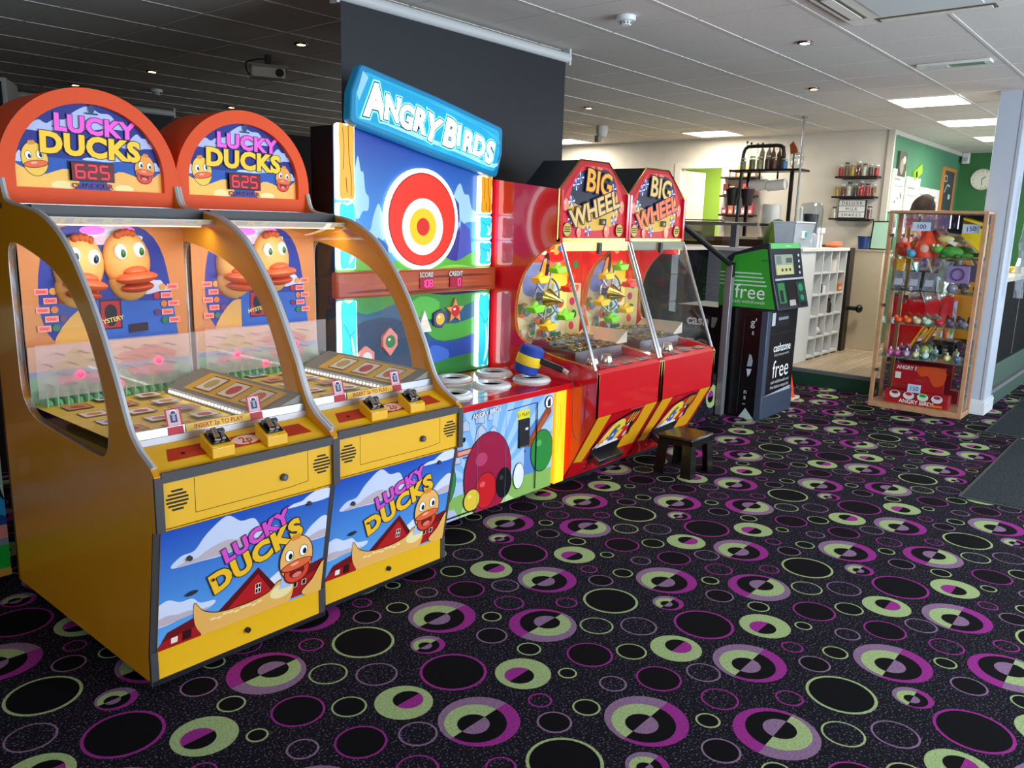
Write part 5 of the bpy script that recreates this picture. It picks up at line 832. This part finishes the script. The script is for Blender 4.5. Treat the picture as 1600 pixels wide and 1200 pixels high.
# ---------------------------------------------------------------- wall shelves of sweets
def wall_shelf(y0, y1, z, lb, group):
    t = thing('wall_shelf', lb, 'shelf', (PX, y0, z), 0, group); b = MB(); b.box((-.16, 0, -.022), (0, y1-y0, 0), mat('241A1C', .4)); b.build('board', t, bevel=.003); b = MB(); b.box((-.01, .05, -.032), (0, y1-y0-.05, -.022), BLACK); b.build('bracket', t)
cols = ['B8302A', 'C8A048', '5A4238', '8A5A3A', 'D8D0C0', 'C02838', '7A4030']
for s, (z, y0, y1) in enumerate(((2.275, 3.24, 3.75), (2.035, 3.25, 3.77), (1.765, 3.27, 3.78))):
    wall_shelf(y0, y1, z, ['top wall shelf of jars beside the white post', 'middle wall shelf of sweet jars beside the white post', 'lowest wall shelf, holding the milk shake letter board'][s], 'sweet shelves beside the white post')
    n = 7
    for k in range(n):
        if s == 2 and k not in (0, 6): continue
        y = y0+.04+(y1-y0-.08)*k/(n-1); c = cols[(k*2+s*3) % 7]; where = ['top', 'middle', 'lowest'][s]
        nth = ['nearest the white post', 'second from the white post', 'third from the white post', 'in the centre', 'third from the far end', 'second from the far end', 'at the far end'][k]
        jar(f'sweet jar on the {where} shelf by the milk shake board, {nth}', (PX-.08, y, z+.0005), [.13, .14, .15, .18, .15, .17, .14][(k+s) % 7], .031, c, ['E8E4DC', 'C8B8A0', '3A2A20'][(k+s) % 3], f'jars on the {where} sweet shelf')
for s, z in enumerate((2.29, 2.045, 1.79)):
    wall_shelf(4.80, 5.30, z, ['top shelf behind the black frame, by the doorway', 'middle shelf behind the black frame, by the doorway', 'lowest shelf behind the black frame, by the doorway'][s], 'shelves by the doorway')
    for k in range(5):
        y = 4.86+.095*k; c = [('C8A878', 'E8C83A', 'D8B040', 'B8A88A', 'C8B8A0'), ('E86A3A', 'D8543A', 'A8382C', 'E89A6A', '6A2A20'), ('C85A6A', 'E8A0A0', '8AA0B8', 'D8705A', '9A4A5A')][s][k]; where = ['top', 'middle', 'lowest'][s]
        nth = ['farthest from the doorway', 'second from the far end', 'in the centre', 'next to the doorway end', 'nearest the doorway'][k]
        small('sweet_packet', f'sweet packet on the {where} doorway shelf, {nth}', 'packet', (PX-.08, y, z+.0005), [('box', lambda b: b.box((-.03, -.035, 0), (.03, .035, .09+.03*((k+s) % 3)), mat(c, .5, noise=.3, nscale=50))), ('label', lambda b: b.box((-.0315, -.02, .02), (-.03, .02, .06), mat('EFE6DC', .5)))], f'packets on the {where} doorway shelf')
t = thing('letter_board', 'letter board reading DELUXE MILK SHAKES on the lowest wall shelf', 'sign', (PX-.08, 3.52, 1.7655))
b = MB(); b.box((-.02, -.16, 0), (.03, .17, .225), BLACK); b.build('case', t, bevel=.003); a = Art((-.0205, .165, .005), (0, -1, 0), (0, 0, 1), em=.1, step=.0006)
for k, wd_ in enumerate(('SHAKES', 'MILK', 'DELUXE')): a.rect(.005, .005+.072*k, .32, .07+.072*k, 'D8DAD6'); a.text(wd_, .16, .018+.072*k, .055, '1A1A1E', 0, .0, sp=1.35)
a.build('letter_panel', t)
t = thing('round_poster', 'small square poster with a round black sign by the doorway', 'poster', (PX-.001, 6.14, 2.12)); a = Art((-.001, .12, 0), (0, -1, 0), (0, 0, 1), step=.0006); a.rect(-.02, -.0, .2, .24, 'C8D4DC'); a.ell(.09, .14, .07, .07, '1E2226'); a.ell(.09, .14, .058, .058, 'D8DEE2'); a.text('H', .09, .11, .09, '1E2226', 0, .02); a.build('print', t)
t = thing('wire_rack', 'wire rack below the round sign poster', 'rack', (PX-.02, 5.95+.2, 1.75)); b = MB()
for k in range(6): b.cyl((0, .05*k-.1, 0), (0, .05*k-.1, .3), .004, STEEL, 6); b.cyl((0, -.1, .06*k), (0, .15, .06*k), .004, STEEL, 6)
b.build('wires', t); b = MB(); b.box((0, -.11, -.01), (.02, .16, .0), STEEL); b.build('base', t)
t = thing('floor_pole', 'thin steel pole rising from the counter to the ceiling', 'pole', (9.08, 3.62, 0)); b = MB(); b.cyl((0, 0, 1.4), (0, 0, CEIL-.004), .011, mat('B8BABC', .25, .9), 10); b.build('tube', t); b = MB(); b.lathe([(.03, CEIL-.02), (.03, CEIL-.001)], (0, 0, 0), STEEL, 12); b.build('collar', t)
# ---------------------------------------------------------------- green wall: papers, blackboard, clock, sensor
GY = 3.168
PAP = [(10.86, 1.86, .5, .52, 'white notice sheet nearest the white post, tall', 'E8E4D8'), (11.45, 1.72, .62, .6, 'large white notice with black blots on the green wall', 'ECE8DE'), (12.05, 1.8, .5, .42, 'white notice sheet in the centre of the green wall', 'E6E4DC'), (12.62, 1.76, .5, .46, 'white notice sheet partly over the blackboard edge', 'E4E2DA')]
for x, z, w_, h_, lb, c in PAP:
    t = thing('wall_notice', lb, 'notice', (x, GY, z), 0, 'notices on the green wall'); b = MB(); b.box((0, -.02, 0), (w_, 0, h_), mat(c, .7)); b.build('sheet', t)
    a = Art((0, -.021, 0), (1, 0, 0), (0, 0, 1), step=.0008)
    for k in range(3): a.poly([(w_*.2+.12*k, h_*.2+.05*k), (w_*.3+.12*k, h_*.3), (w_*.32+.1*k, h_*.22+.08*k)], '3A3A3A')
    a.rect(w_*.1, h_*.75, w_*.6, h_*.79, '9A9A96'); a.rect(w_*.1, h_*.6, w_*.8, h_*.63, 'B0AEA8'); a.build('print', t)
t = thing('photo_print', 'narrow dark photo print at the top of the notices', 'picture', (11.0, GY, 2.3)); b = MB(); b.box((0, -.03, 0), (.3, 0, .3), mat('4A4A40', .5)); b.build('print', t); a = Art((0, -.031, 0), (1, 0, 0), (0, 0, 1), step=.0008); a.ell(.12, .12, .08, .1, 'A89A88'); a.ell(.2, .2, .06, .05, 'D8D0C0'); a.build('image', t)
t = thing('lime_leaflet', 'tilted lime green leaflet above the notices', 'leaflet', (11.75, GY, 2.28)); b = MB(); b.box((0, -.03, 0), (.34, 0, .12), mat('9AD83A', .5), Matrix.Rotation(-.35, 4, 'Y')); b.build('sheet', t); b = MB(); b.box((.05, -.034, .02), (.12, -.03, .1), mat('1E2A14', .5), Matrix.Rotation(-.35, 4, 'Y')); b.build('print', t)
t = thing('blackboard', 'blackboard in an orange wooden frame on the green wall', 'blackboard', (13.2, GY, 1.9)); b = MB(); b.box((.04, -.02, .04), (.66, 0, .62), mat('3A4446', .7)); b.build('board', t); b = MB(); OW = mat('C8803A', .5)
for q in ((0, 0, .05, .66), (.65, 0, .7, .66), (.05, 0, .65, .05), (.05, .61, .65, .66)): b.box((q[0], -.035, q[1]), (q[2], 0, q[3]), OW)
b.build('frame', t); a = Art((0, -.021, 0), (1, 0, 0), (0, 0, 1), step=.0008); a.ell(.18, .5, .09, .05, 'D8DCDC'); a.ell(.18, .5, .07, .036, '3A4446'); a.line([(.15, .3), (.3, .42), (.45, .4)], .02, 'D8DCDC'); a.ell(.45, .25, .07, .04, 'D0D4D4'); a.build('chalk_marks', t)
t = thing('wall_clock', 'round white wall clock on the dark green wall', 'clock', (14.198, 2.84, 2.43)); Mx = Matrix.Rotation(-PI/2, 4, 'Y')
b = MB(); b.lathe([(0, .03), (.135, .03), (.15, .035), (.16, .02), (.16, 0)][::-1], (0, 0, 0), mat('D8D4C0', .4), 28, Mx); b.build('case', t); a = Art((-.032, 0, 0), (0, -1, 0), (0, 0, 1), step=.0008); a.ell(0, 0, .132, .132, 'ECE8D8')
for k in range(12): g = k*PI/6; a.line([(.11*math.cos(g), .11*math.sin(g)), (.125*math.cos(g), .125*math.sin(g))], .008, '6A6A60'); a.l -= 1
a.l += 2; a.line([(0, 0), (.05, .04)], .01, '2A2A28'); a.line([(0, 0), (.01, -.09)], .008, '2A2A28'); a.build('dial', t)
t = thing('corner_sensor', 'white alarm sensor high in the corner of the green walls', 'sensor', (14.12, 3.08, 2.66)); b = MB(); b.box((-.05, -.05, 0), (.05, .05, .16), mat('DCDCD4', .5)); b.build('housing', t, bevel=.015); b = MB(); b.box((-.056, -.03, .03), (-.05, .03, .09), mat('A8B0AC', .3)); b.build('lens', t)
# ---------------------------------------------------------------- glass display cabinet and its prizes
DX0, DX1, DY0, DY1, DH = 7.88, 8.2, 1.49, 2.28, 1.80
OAK = mat('B98A62', .45, noise=.12, nscale=14); MIRROR = mat('D8DCDE', .02, 1.)
t = thing('display_cabinet', 'tall oak-edged glass cabinet of prizes beside the pillar', 'display cabinet', (DX0, DY0, 0)); DW, DD = DY1-DY0, DX1-DX0
b = MB(); b.box((0, 0, 0), (DD, DW, .05), OAK); b.build('base', t, bevel=.003); b = MB(); b.box((0, 0, DH-.022), (DD, DW, DH), OAK); b.build('top', t, bevel=.003)
for x in (0, DD-.028):
    for y in (0, DW-.035): b = MB(); b.box((x, y, .05), (x+.028, y+.035, DH-.022), OAK); b.build('corner_post', t, bevel=.003)
b = MB(); b.box((DD-.012, .036, .05), (DD-.006, DW-.036, DH-.022), MIRROR); b.build('mirror_back', t)
for y in (.01, DW-.01): b = MB(); b.poly([(.028, y, .05), (DD-.028, y, .05), (DD-.028, y, DH-.022), (.028, y, DH-.022)], GLASS); b.build('side_pane', t)
for y0, y1, x in ((.035, DW/2+.02, .008), (DW/2-.02, DW-.035, .014)):
    b = MB(); b.poly([(x, y0, .05), (x, y1, .05), (x, y1, DH-.022), (x, y0, DH-.022)], GLASS); d = b.build('sliding_door', t)
SHZ = [.48, .79, 1.09, 1.39]
for z in SHZ: b = MB(); b.box((.03, .02, z-.006), (DD-.02, DW-.02, z), glass('D8F0E4', .08, .03, .12)); b.build('glass_shelf', t)
for z in (.35, .95, 1.58): b = MB(); b.cyl((.0, DW-.05, z), (-.012, DW-.05, z), .016, STEEL, 14); b.build('door_lock', t)
def prize(name, lb, cat, y, z, x, shapes, group=None, rz=0): return small(name, lb, cat, (DX0+x, DY0+y, z+.0005), shapes, group, rz)
def card(txt, y, z, x, lb, w_=.13, tilt=0):
    t = thing('price_card', lb, 'price card', (DX0+x, DY0+y, z+.0005)); b = MB(); b.box((0, -w_/2, 0), (.006, w_/2, .075), mat('C8DCF0', .5)); b.build('card', t); a = Art((-.0005, w_/2, 0), (0, -1, 0), (0, 0, 1), step=.0006); a.text(txt, w_/2, .018, .055, '2A3A8A', tilt, .01); a.build('lettering', t)
# bottom: red boxed toy
t = thing('boxed_toy_set', 'red boxed toy set with price card at the cabinet bottom', 'toy box', (DX0+.12, DY0+.4, .0505), 0)
b = MB(); b.box((-.05, -.27, 0), (.06, .27, .12), mat('B0141A', .4)); b.box((.04, -.2, .12), (.06, .24, .36), mat('A8101A', .4)); b.build('box', t, bevel=.003)
a = Art((-.051, .27, 0), (0, -1, 0), (0, 0, 1), step=.0006); a.text('ANGRY BIRDS', .28, .012, .05, 'F0ECE8', 0, .02, sx=.95)
for k, (c1, c2) in enumerate((('E8E0DC', '8A1A1C'), ('E8E0DC', 'C81E26'), ('D8E8D0', '3A9A3A'), ('E8DCE0', 'A83050'))): a.ell(.09+.12*k, .085, .052, .04, '2A1014'); a.ell(.09+.12*k, .085, .048, .036, c1); a.ell(.09+.12*k, .1, .03, .015, c2)
a.rect(.4, .01, .5, .03, 'E87A2A'); a.build('front_print', t); a = Art((.039, .24, .12), (0, -1, 0), (0, 0, 1), step=.0006); a.text('ANGRY BIRDS', .16, .19, .05, 'F0ECE8', 0, .02, sx=.85); a.poly(smooth([(.2, .22), (.43, .23), (.44, .1), (.36, .06), (.3, .15), (.24, .14)], 3), 'D85020'); a.rect(.02, .1, .07, .16, 'E8E4DC'); a.build('back_print', t)
card('150', .42, .17, .055, 'white price card reading 150 on the red toy box', .11)
# second shelf: pink and clear trinkets
for k, (y, c) in enumerate(((.68, 'D85AA8'), (.62, 'C84A9A'), (.54, 'B8A0C8'), (.46, 'D8DC9A'), (.38, 'B8E0D8'), (.2, 'E8E89A'), (.12, '4A6AA0'))): prize('trinket_bag', f'{["pink", "deep pink", "lilac", "lime-white", "pale aqua", "pale yellow", "blue"][k]} trinket bag on the lowest glass shelf', 'trinket', y, SHZ[0], .14, [('bag', lambda b: b.ball((0, 0, .03), (.05, .029, .03), mat(c, .35, coat=.5), 12, 8)), ('tie', lambda b: b.cyl((0, 0, .05), (.0, .0, .08), .008, mat('E8E8EC', .4), 8))], 'trinket bags on the lowest glass shelf')
prize('clear_globe', 'clear globe with yellow inside on the lowest glass shelf', 'globe', .42, SHZ[0], .243, [('globe', lambda b: b.lathe([(.05, 0), (.06, .06), (.06, .12), (0, .14)], (0, 0, 0), glass('E8F4F4', .12), 14)), ('filling', lambda b: b.ball((0, 0, .06), (.04, .04, .05), mat('D8D05A', .4), 10, 8))])
# third shelf
for k, (y, c) in enumerate(((.64, 'E8582A'), (.56, 'E8682A'), (.48, 'D8C8A0'), (.40, 'B8D8C0'), (.29, 'C82838'), (.2, '5A5A78'), (.11, '6A6A80'))): prize('small_toy', f'{["red-orange", "orange", "cream", "pale green", "crimson", "slate", "grey-violet"][k]} small toy on the second glass shelf', 'toy', y, SHZ[1], .13, [('body', lambda b: b.ball((0, 0, .03), (.045, .04, .03), mat(c, .5), 12, 8)), ('head', lambda b: b.ball((-.02, .02, .055), (.02, .02, .02), mat(c, .5), 8, 6))], 'toys on the second glass shelf')
# fourth shelf: grey packs, bottles, purple pack
for k, y in enumerate((.68, .55, .42)): prize('grey_card_pack', ['grey card pack nearest the cabinet lock side', 'middle one of three grey card packs', 'grey card pack nearest the purple ring pack'][k], 'pack', y, SHZ[2]+.006, .1, [('box', lambda b: b.box((0, -.05, 0), (.02, .05, .17), mat('74747C', .4, noise=.4, nscale=30), Matrix.Rotation(.25, 4, 'Y'))), ('window', lambda b: b.box((-.001, -.035, .04), (0, .035, .1), mat('B8BCC8', .2), Matrix.Rotation(.25, 4, 'Y')))], 'grey card packs')
prize('purple_ring_pack', 'purple ring pack hanging on a clear bag', 'pack', .2, SHZ[2]+.09, .13, [('box', lambda b: b.box((0, -.09, 0), (.015, .09, .15), mat('9A86B8', .4))), ('ring', lambda b: b.tube([(-.004, .05*math.cos(q*.4), .075+.05*math.sin(q*.4)) for q in range(16)], .008, mat('5A4A8A', .4), 6, True))])
prize('clear_gift_bag', 'clear shiny gift bag in the middle of the cabinet', 'bag', .33, SHZ[2], .225, [('bag', lambda b: b.lathe([(.05, 0), (.06, .1), (.055, .18), (.025, .24), (.04, .27)], (0, 0, 0), glass('EAF6F4', .2, .05, .35), 9)), ('card', lambda b: b.box((-.01, -.035, .02), (0, .035, .1), mat('D8E8A8', .5)))])
for k, (y, c, r) in enumerate(((.62, '2A2A2E', .022), (.56, 'B8B8C0', .02), (.22, '7A7E90', .045), (.12, '5A5A40', .03))): prize('round_trinket', ['black round trinket before the grey packs', 'silver round trinket before the grey packs', 'large grey-blue round trinket under the purple pack', 'olive round trinket at the pillar side'][k], 'trinket', y, SHZ[2], .075, [('body', lambda b: b.ball((0, 0, r), r, mat(c, .25, coat=.4), 14, 10)), ('ring', lambda b: b.tube([(.0+r*.9*math.cos(q*.5), r*.9*math.sin(q*.5), r) for q in range(13)], .003, STEEL, 5, True))], 'round trinkets')
prize('yellow_toy_pack', 'yellow and orange toy pack at the cabinet lock side', 'pack', .70, SHZ[2]+.0, .2, [('box', lambda b: b.box((0, -.035, .0), (.02, .035, .28), mat('E0A820', .4, noise=.3, nscale=30))), ('label', lambda b: b.box((-.002, -.025, .1), (0, .025, .16), mat('D84A1E', .4)))])
# top shelf: toys, cards
prize('orange_plush', 'bright orange plush toy with dark spots on the top glass shelf', 'plush toy', .67, SHZ[3], .13, [('body', lambda b: b.ball((0, 0, .076), (.065, .06, .075), mat('F0502A', .8), 14, 10)), ('spots', lambda b: [b.ball((-.06, q, .07+.03*s), (.015, .018, .02), mat('8A1A14', .7), 8, 6) for q, s in ((0, 0), (.035, 1), (-.03, 1), (0, -1))]), ('tuft', lambda b: b.ball((-.02, 0, .15), (.03, .03, .03), mat('F4A8A0', .8), 10, 8))])
prize('red_cone_toy', 'tall red pointed toy on the top glass shelf', 'toy', .50, SHZ[3], .19, [('cone', lambda b: b.lathe([(0, 0), (.1, 0), (.09, .1), (.04, .22), (0, .25)], (0, 0, 0), mat('F0482A', .5), 18)), ('face', lambda b: b.ball((-.085, -.01, .08), (.02, .04, .04), mat('F4C0A8', .5), 10, 8))])
prize('aqua_toy', 'small aqua toy beside the orange plush', 'toy', .585, SHZ[3], .062, [('body', lambda b: b.ball((0, 0, .035), (.04, .04, .035), mat('3AA0C8', .5), 12, 8)), ('ear', lambda b: b.ball((0, .03, .065), (.015, .015, .02), mat('3AA0C8', .5), 8, 6))])
prize('green_dinosaur', 'green dinosaur toy on the top glass shelf', 'toy', .27, SHZ[3]+.003, .1, [('body', lambda b: (b.ball((0, 0, .055), (.055, .1, .05), mat('3A9A3A', .55, noise=.2, nscale=40), 16, 10), b.ball((-.01, .11, .08), (.04, .05, .04), mat('4AA83A', .55), 12, 8), b.ball((0, -.12, .03), (.02, .06, .02), mat('3A9A3A', .55), 10, 6))), ('leg', lambda b: [b.ball((sx_, sy_, .02), (.022, .028, .021), mat('2A6A2A', .55), 8, 6) for sx_ in (-.04, .03) for sy_ in (.06, -.06)]), ('eyes', lambda b: [b.ball((-.04, .12+s, .11), .012, mat('F0ECD8', .3), 8, 6) for s in (-.015, .02)])])
prize('yellow_pack', 'big yellow gun-shaped toy pack leaning at the pillar side', 'pack', .13, SHZ[3], .2, [('box', lambda b: b.prism([(.1, .36), (-.1, .30), (-.1, .02), (-.02, .1), (.1, .2)], 'x', 0, .03, mat('E8C81E', .4))), ('stripe', lambda b: b.prism([(.1, .34), (-.1, .275), (-.1, .25), (.1, .31)], 'x', -.002, 0, mat('6A5A1A', .4)))])
card('100', .52, SHZ[3]+.235, .03, 'white price card reading 100 high in the cabinet', .15)
card('150', .13, SHZ[3]+.225, .06, 'white price card reading 150 on the yellow pack', .13, 6)
for k, (y, c) in enumerate(((.64, 'B01E28'), (.50, '2A78C0'), (.38, '6A2A98'))): prize('hanging_star', f'{["red", "blue", "purple"][k]} bagged star hanging at the cabinet top', 'toy', y, 1.66, .16, [('star', lambda b: b.prism([((.055 if i % 2 == 0 else .026)*math.cos(PI/2+PI*i/5), .05+(.055 if i % 2 == 0 else .026)*math.sin(PI/2+PI*i/5)) for i in range(10)], 'x', -.015, .015, mat(c, .4))), ('bag', lambda b: b.box((-.02, -.06, -.01), (.02, .06, .11), glass('E8E4EC', .1, .05, .15)))], 'bagged stars')
prize('white_glider', 'white and yellow glider toy in the middle of the top shelf', 'toy', .33, SHZ[3]+.12, .12, [('body', lambda b: b.ball((0, 0, .05), (.02, .07, .03), mat('D8D88A', .4), 12, 8)), ('wing', lambda b: b.prism([(.03, .06), (-.1, .02), (-.08, -.01), (.02, .04)], 'x', -.01, .01, mat('E8ECF4', .4)))])
# ---------------------------------------------------------------- right-hand side: mats, bar, plastic sheet, cone
MATM = carpet_material('2A3033', '3C4448', .5)
for nm, lb, x0, x1, y0, y1 in (('floor_mat', 'large dark grey entrance mat cut by the right edge', 5.5, 7.45, -1.2, .97), ('floor_mat', 'farther dark mat beside the green riser', 7.55, 9.4, .1, 1.22)):
    t = thing(nm, lb, 'mat', (x0, y0, .0015), 0, 'dark floor mats'); b = MB(); b.box((0, 0, 0), (x1-x0, y1-y0, .010), MATM); b.build('pile', t); b = MB()
    for q in ((-.02, -.02, x1-x0+.02, 0), (-.02, y1-y0, x1-x0+.02, y1-y0+.02), (-.02, 0, 0, y1-y0), (x1-x0, 0, x1-x0+.02, y1-y0)): b.box((q[0], q[1], 0), (q[2], q[3], .007), mat('3A3E40', .6))
    b.build('edging', t)
t = thing('side_bar', 'dark bar counter with pale top right of the pillar', 'counter', (8.7, 1.47, .175)); b = MB(); b.box((0, 0, .22), (3.6, .45, 1.0), mat('120F0E', .8, spec=.08)); b.build('body', t, bevel=.004); b = MB(); b.box((0, -.03, 0), (3.6, .45, .22), RISER); b.build('kick_base', t); b = MB(); b.box((-.02, -.03, 1.0), (3.62, .48, 1.04), mat('C8BFA8', .4)); b.build('bar_top', t, bevel=.004); b = MB(); b.box((1.1, -.002, .22), (1.112, 0, 1.0), mat('8A8680', .4)); b.build('panel_joint', t)
small('yellow_bowl', 'yellow bowl on the bar top right of the pillar', 'bowl', (10.2, 1.7, 1.2155), [('bowl', lambda b: b.lathe([(0, 0), (.05, 0), (.1, .06), (.09, .06), (.045, .01), (0, .01)], (0, 0, 0), mat('E8B81E', .4), 16)), ('rim', lambda b: b.lathe([(.09, .055), (.105, .055), (.105, .065), (.09, .065)], (0, 0, 0), mat('F0C83A', .4), 16))])
bottle('blue_bottle', 'blue labelled bottle on the bar top right of the pillar', (9.9, 1.7, 1.2155), .26, .04, '4A6A8A', 'D8D8D8', None)
t = thing('plastic_sheet', 'crinkled clear plastic sheet hanging beside the pillar', 'plastic sheet', (8.6, 1.33, 1.05)); b = MB(); n = 14
rr = random.Random(4); g = [[(.03*rr.uniform(-1, 1), (i-3)*.02+.012*rr.uniform(-1, 1), 1.0*k/n) for i in range(5)] for k in range(n+1)]
b.raw([p for r in g for p in r], [(k*5+i, k*5+i+1, (k+1)*5+i+1, (k+1)*5+i) for k in range(n) for i in range(4)], glass('E4ECF2', .3, .12, .35)); b.build('sheet', t, ang=.2); b = MB(); b.tube([(0, -.06, 1.0), (0, 0, 1.02), (0, .04, 1.0)], .01, mat('A8C8A8', .5), 6); b.build('hanger', t)
t = thing('traffic_cone', 'small orange cone peeping out behind the cash machine', 'cone', (7.62, 2.97, 0)); b = MB(); b.lathe([(0, .34), (.018, .34), (.08, .02), (.09, .02)][::-1], (0, 0, 0), mat('E8502A', .5), 18); b.build('body', t); b = MB(); b.box((-.1, -.1, 0), (.1, .1, .02), mat('C8D0A8', .5)); b.build('base', t)
# ---------------------------------------------------------------- person standing behind the glass cabinet, only the hair showing
def skin_mesh(name, pts, edges, m, parent, lv=1):
    me = bpy.data.meshes.new(name); me.from_pydata([p[:3] for p in pts], edges, []); me.materials.append(m); o = bpy.data.objects.new(name, me); C.objects.link(o)
    sk = o.modifiers.new('skin', 'SKIN'); sk.use_smooth_shade = True
    for i, p in enumerate(pts): r = p[3]; me.skin_vertices[0].data[i].radius = (r if not hasattr(r, '__len__') else r)if hasattr(r, '__len__') else (r, r)
    me.skin_vertices[0].data[0].use_root = True; s = o.modifiers.new('sub', 'SUBSURF'); s.levels = lv; s.render_levels = lv; o.parent = parent; return o
t = thing('person', 'person with brown hair standing behind the glass prize cabinet', 'person', (9.35, 2.37, .17), PI/2)
pts = [(0, 0, .95, (.15, .1)), (0, .01, 1.12, (.13, .09)), (0, .02, 1.3, (.16, .1)), (0, .02, 1.42, (.12, .08)), (0, .01, 1.5, .05), (0, -.01, 1.58, (.06, .07)), (0, -.015, 1.66, (.075, .095)), (0, -.005, 1.74, (.065, .08))]; ed = [(i, i+1) for i in range(7)]
for s in (-1, 1):
    n = len(pts); pts += [(s*.09, 0, .86, .085), (s*.1, -.01, .5, .055), (s*.1, .02, .1, .04), (s*.1, -.06, .04, .035), (s*.1, -.14, .03, .03)]; ed += [(0, n), (n, n+1), (n+1, n+2), (n+2, n+3), (n+3, n+4)]
    n = len(pts); pts += [(s*.17, .02, 1.4, .055), (s*.22, .03, 1.14, .042), (s*.2, -.1, .95, .033), (s*.19, -.17, .93, (.035, .02))]; ed += [(3, n), (n, n+1), (n+1, n+2), (n+2, n+3)]
    for k in range(4): m_ = len(pts); pts += [(s*(.165+.018*k), -.21, .93, .009), (s*(.165+.018*k), -.245-.006*(k in (1, 2)), .92, .008)]; ed += [(n+3, m_), (m_, m_+1)]
    m_ = len(pts); pts += [(s*.15, -.18, .925, .01), (s*.135, -.205, .92, .009)]; ed += [(n+3, m_), (m_, m_+1)]
skin_mesh('body', pts, ed, mat('C89A7E', .6), t, 2)
sh = MB(); sh.lathe([(.19, .9), (.175, 1.1), (.2, 1.3), (.19, 1.42), (.1, 1.48)], (0, 0, 0), mat('1E1E26', .8), 20, Matrix.Translation((0, .015, 0)) @ Matrix.Diagonal((1, .68, 1, 1))); sh.build('shirt', t)
for s in (-1, 1): sh = MB(); sh.tube([(s*.09, 0, .92), (s*.1, -.01, .5), (s*.1, .02, .09)], .095, mat('202230', .8), 12); sh.build('trouser_leg', t)
hr = MB(); HAIR = mat('1E0F09', .85, noise=.35, nscale=40, bump=.6); hr.ball((0, .02, 1.70), (.108, .12, .125), HAIR, 18, 12); hr.ball((0, .08, 1.58), (.1, .07, .16), HAIR, 16, 10); [hr.tube(smooth_open([(.012*(k-6)*.5, -.05, 1.822-.0009*(k-6)**2), (.012*(k-6), -.005, 1.828-.0009*(k-6)**2), (.0155*(k-6), .08, 1.78-.0012*(k-6)**2), (.016*(k-6), .12, 1.66)]), .009, HAIR, 6) for k in range(13)]; hr.build('hair', t)
fa = MB(); [fa.ball((s*.033, -.098, 1.665), (.014, .008, .01), mat('F0ECE8', .3), 10, 6) for s in (-1, 1)]; [fa.ball((s*.033, -.105, 1.665), (.006, .004, .006), mat('2A1A10', .3), 8, 6) for s in (-1, 1)]; fa.ball((0, -.115, 1.63), (.014, .02, .025), mat('C8947A', .6), 10, 8); fa.ball((0, -.098, 1.59), (.028, .01, .008), mat('A85A54', .5), 10, 6); [fa.ball((s*.082, 0, 1.645), (.012, .02, .03), mat('C8947A', .6), 8, 6) for s in (-1, 1)]; fa.build('face', t)
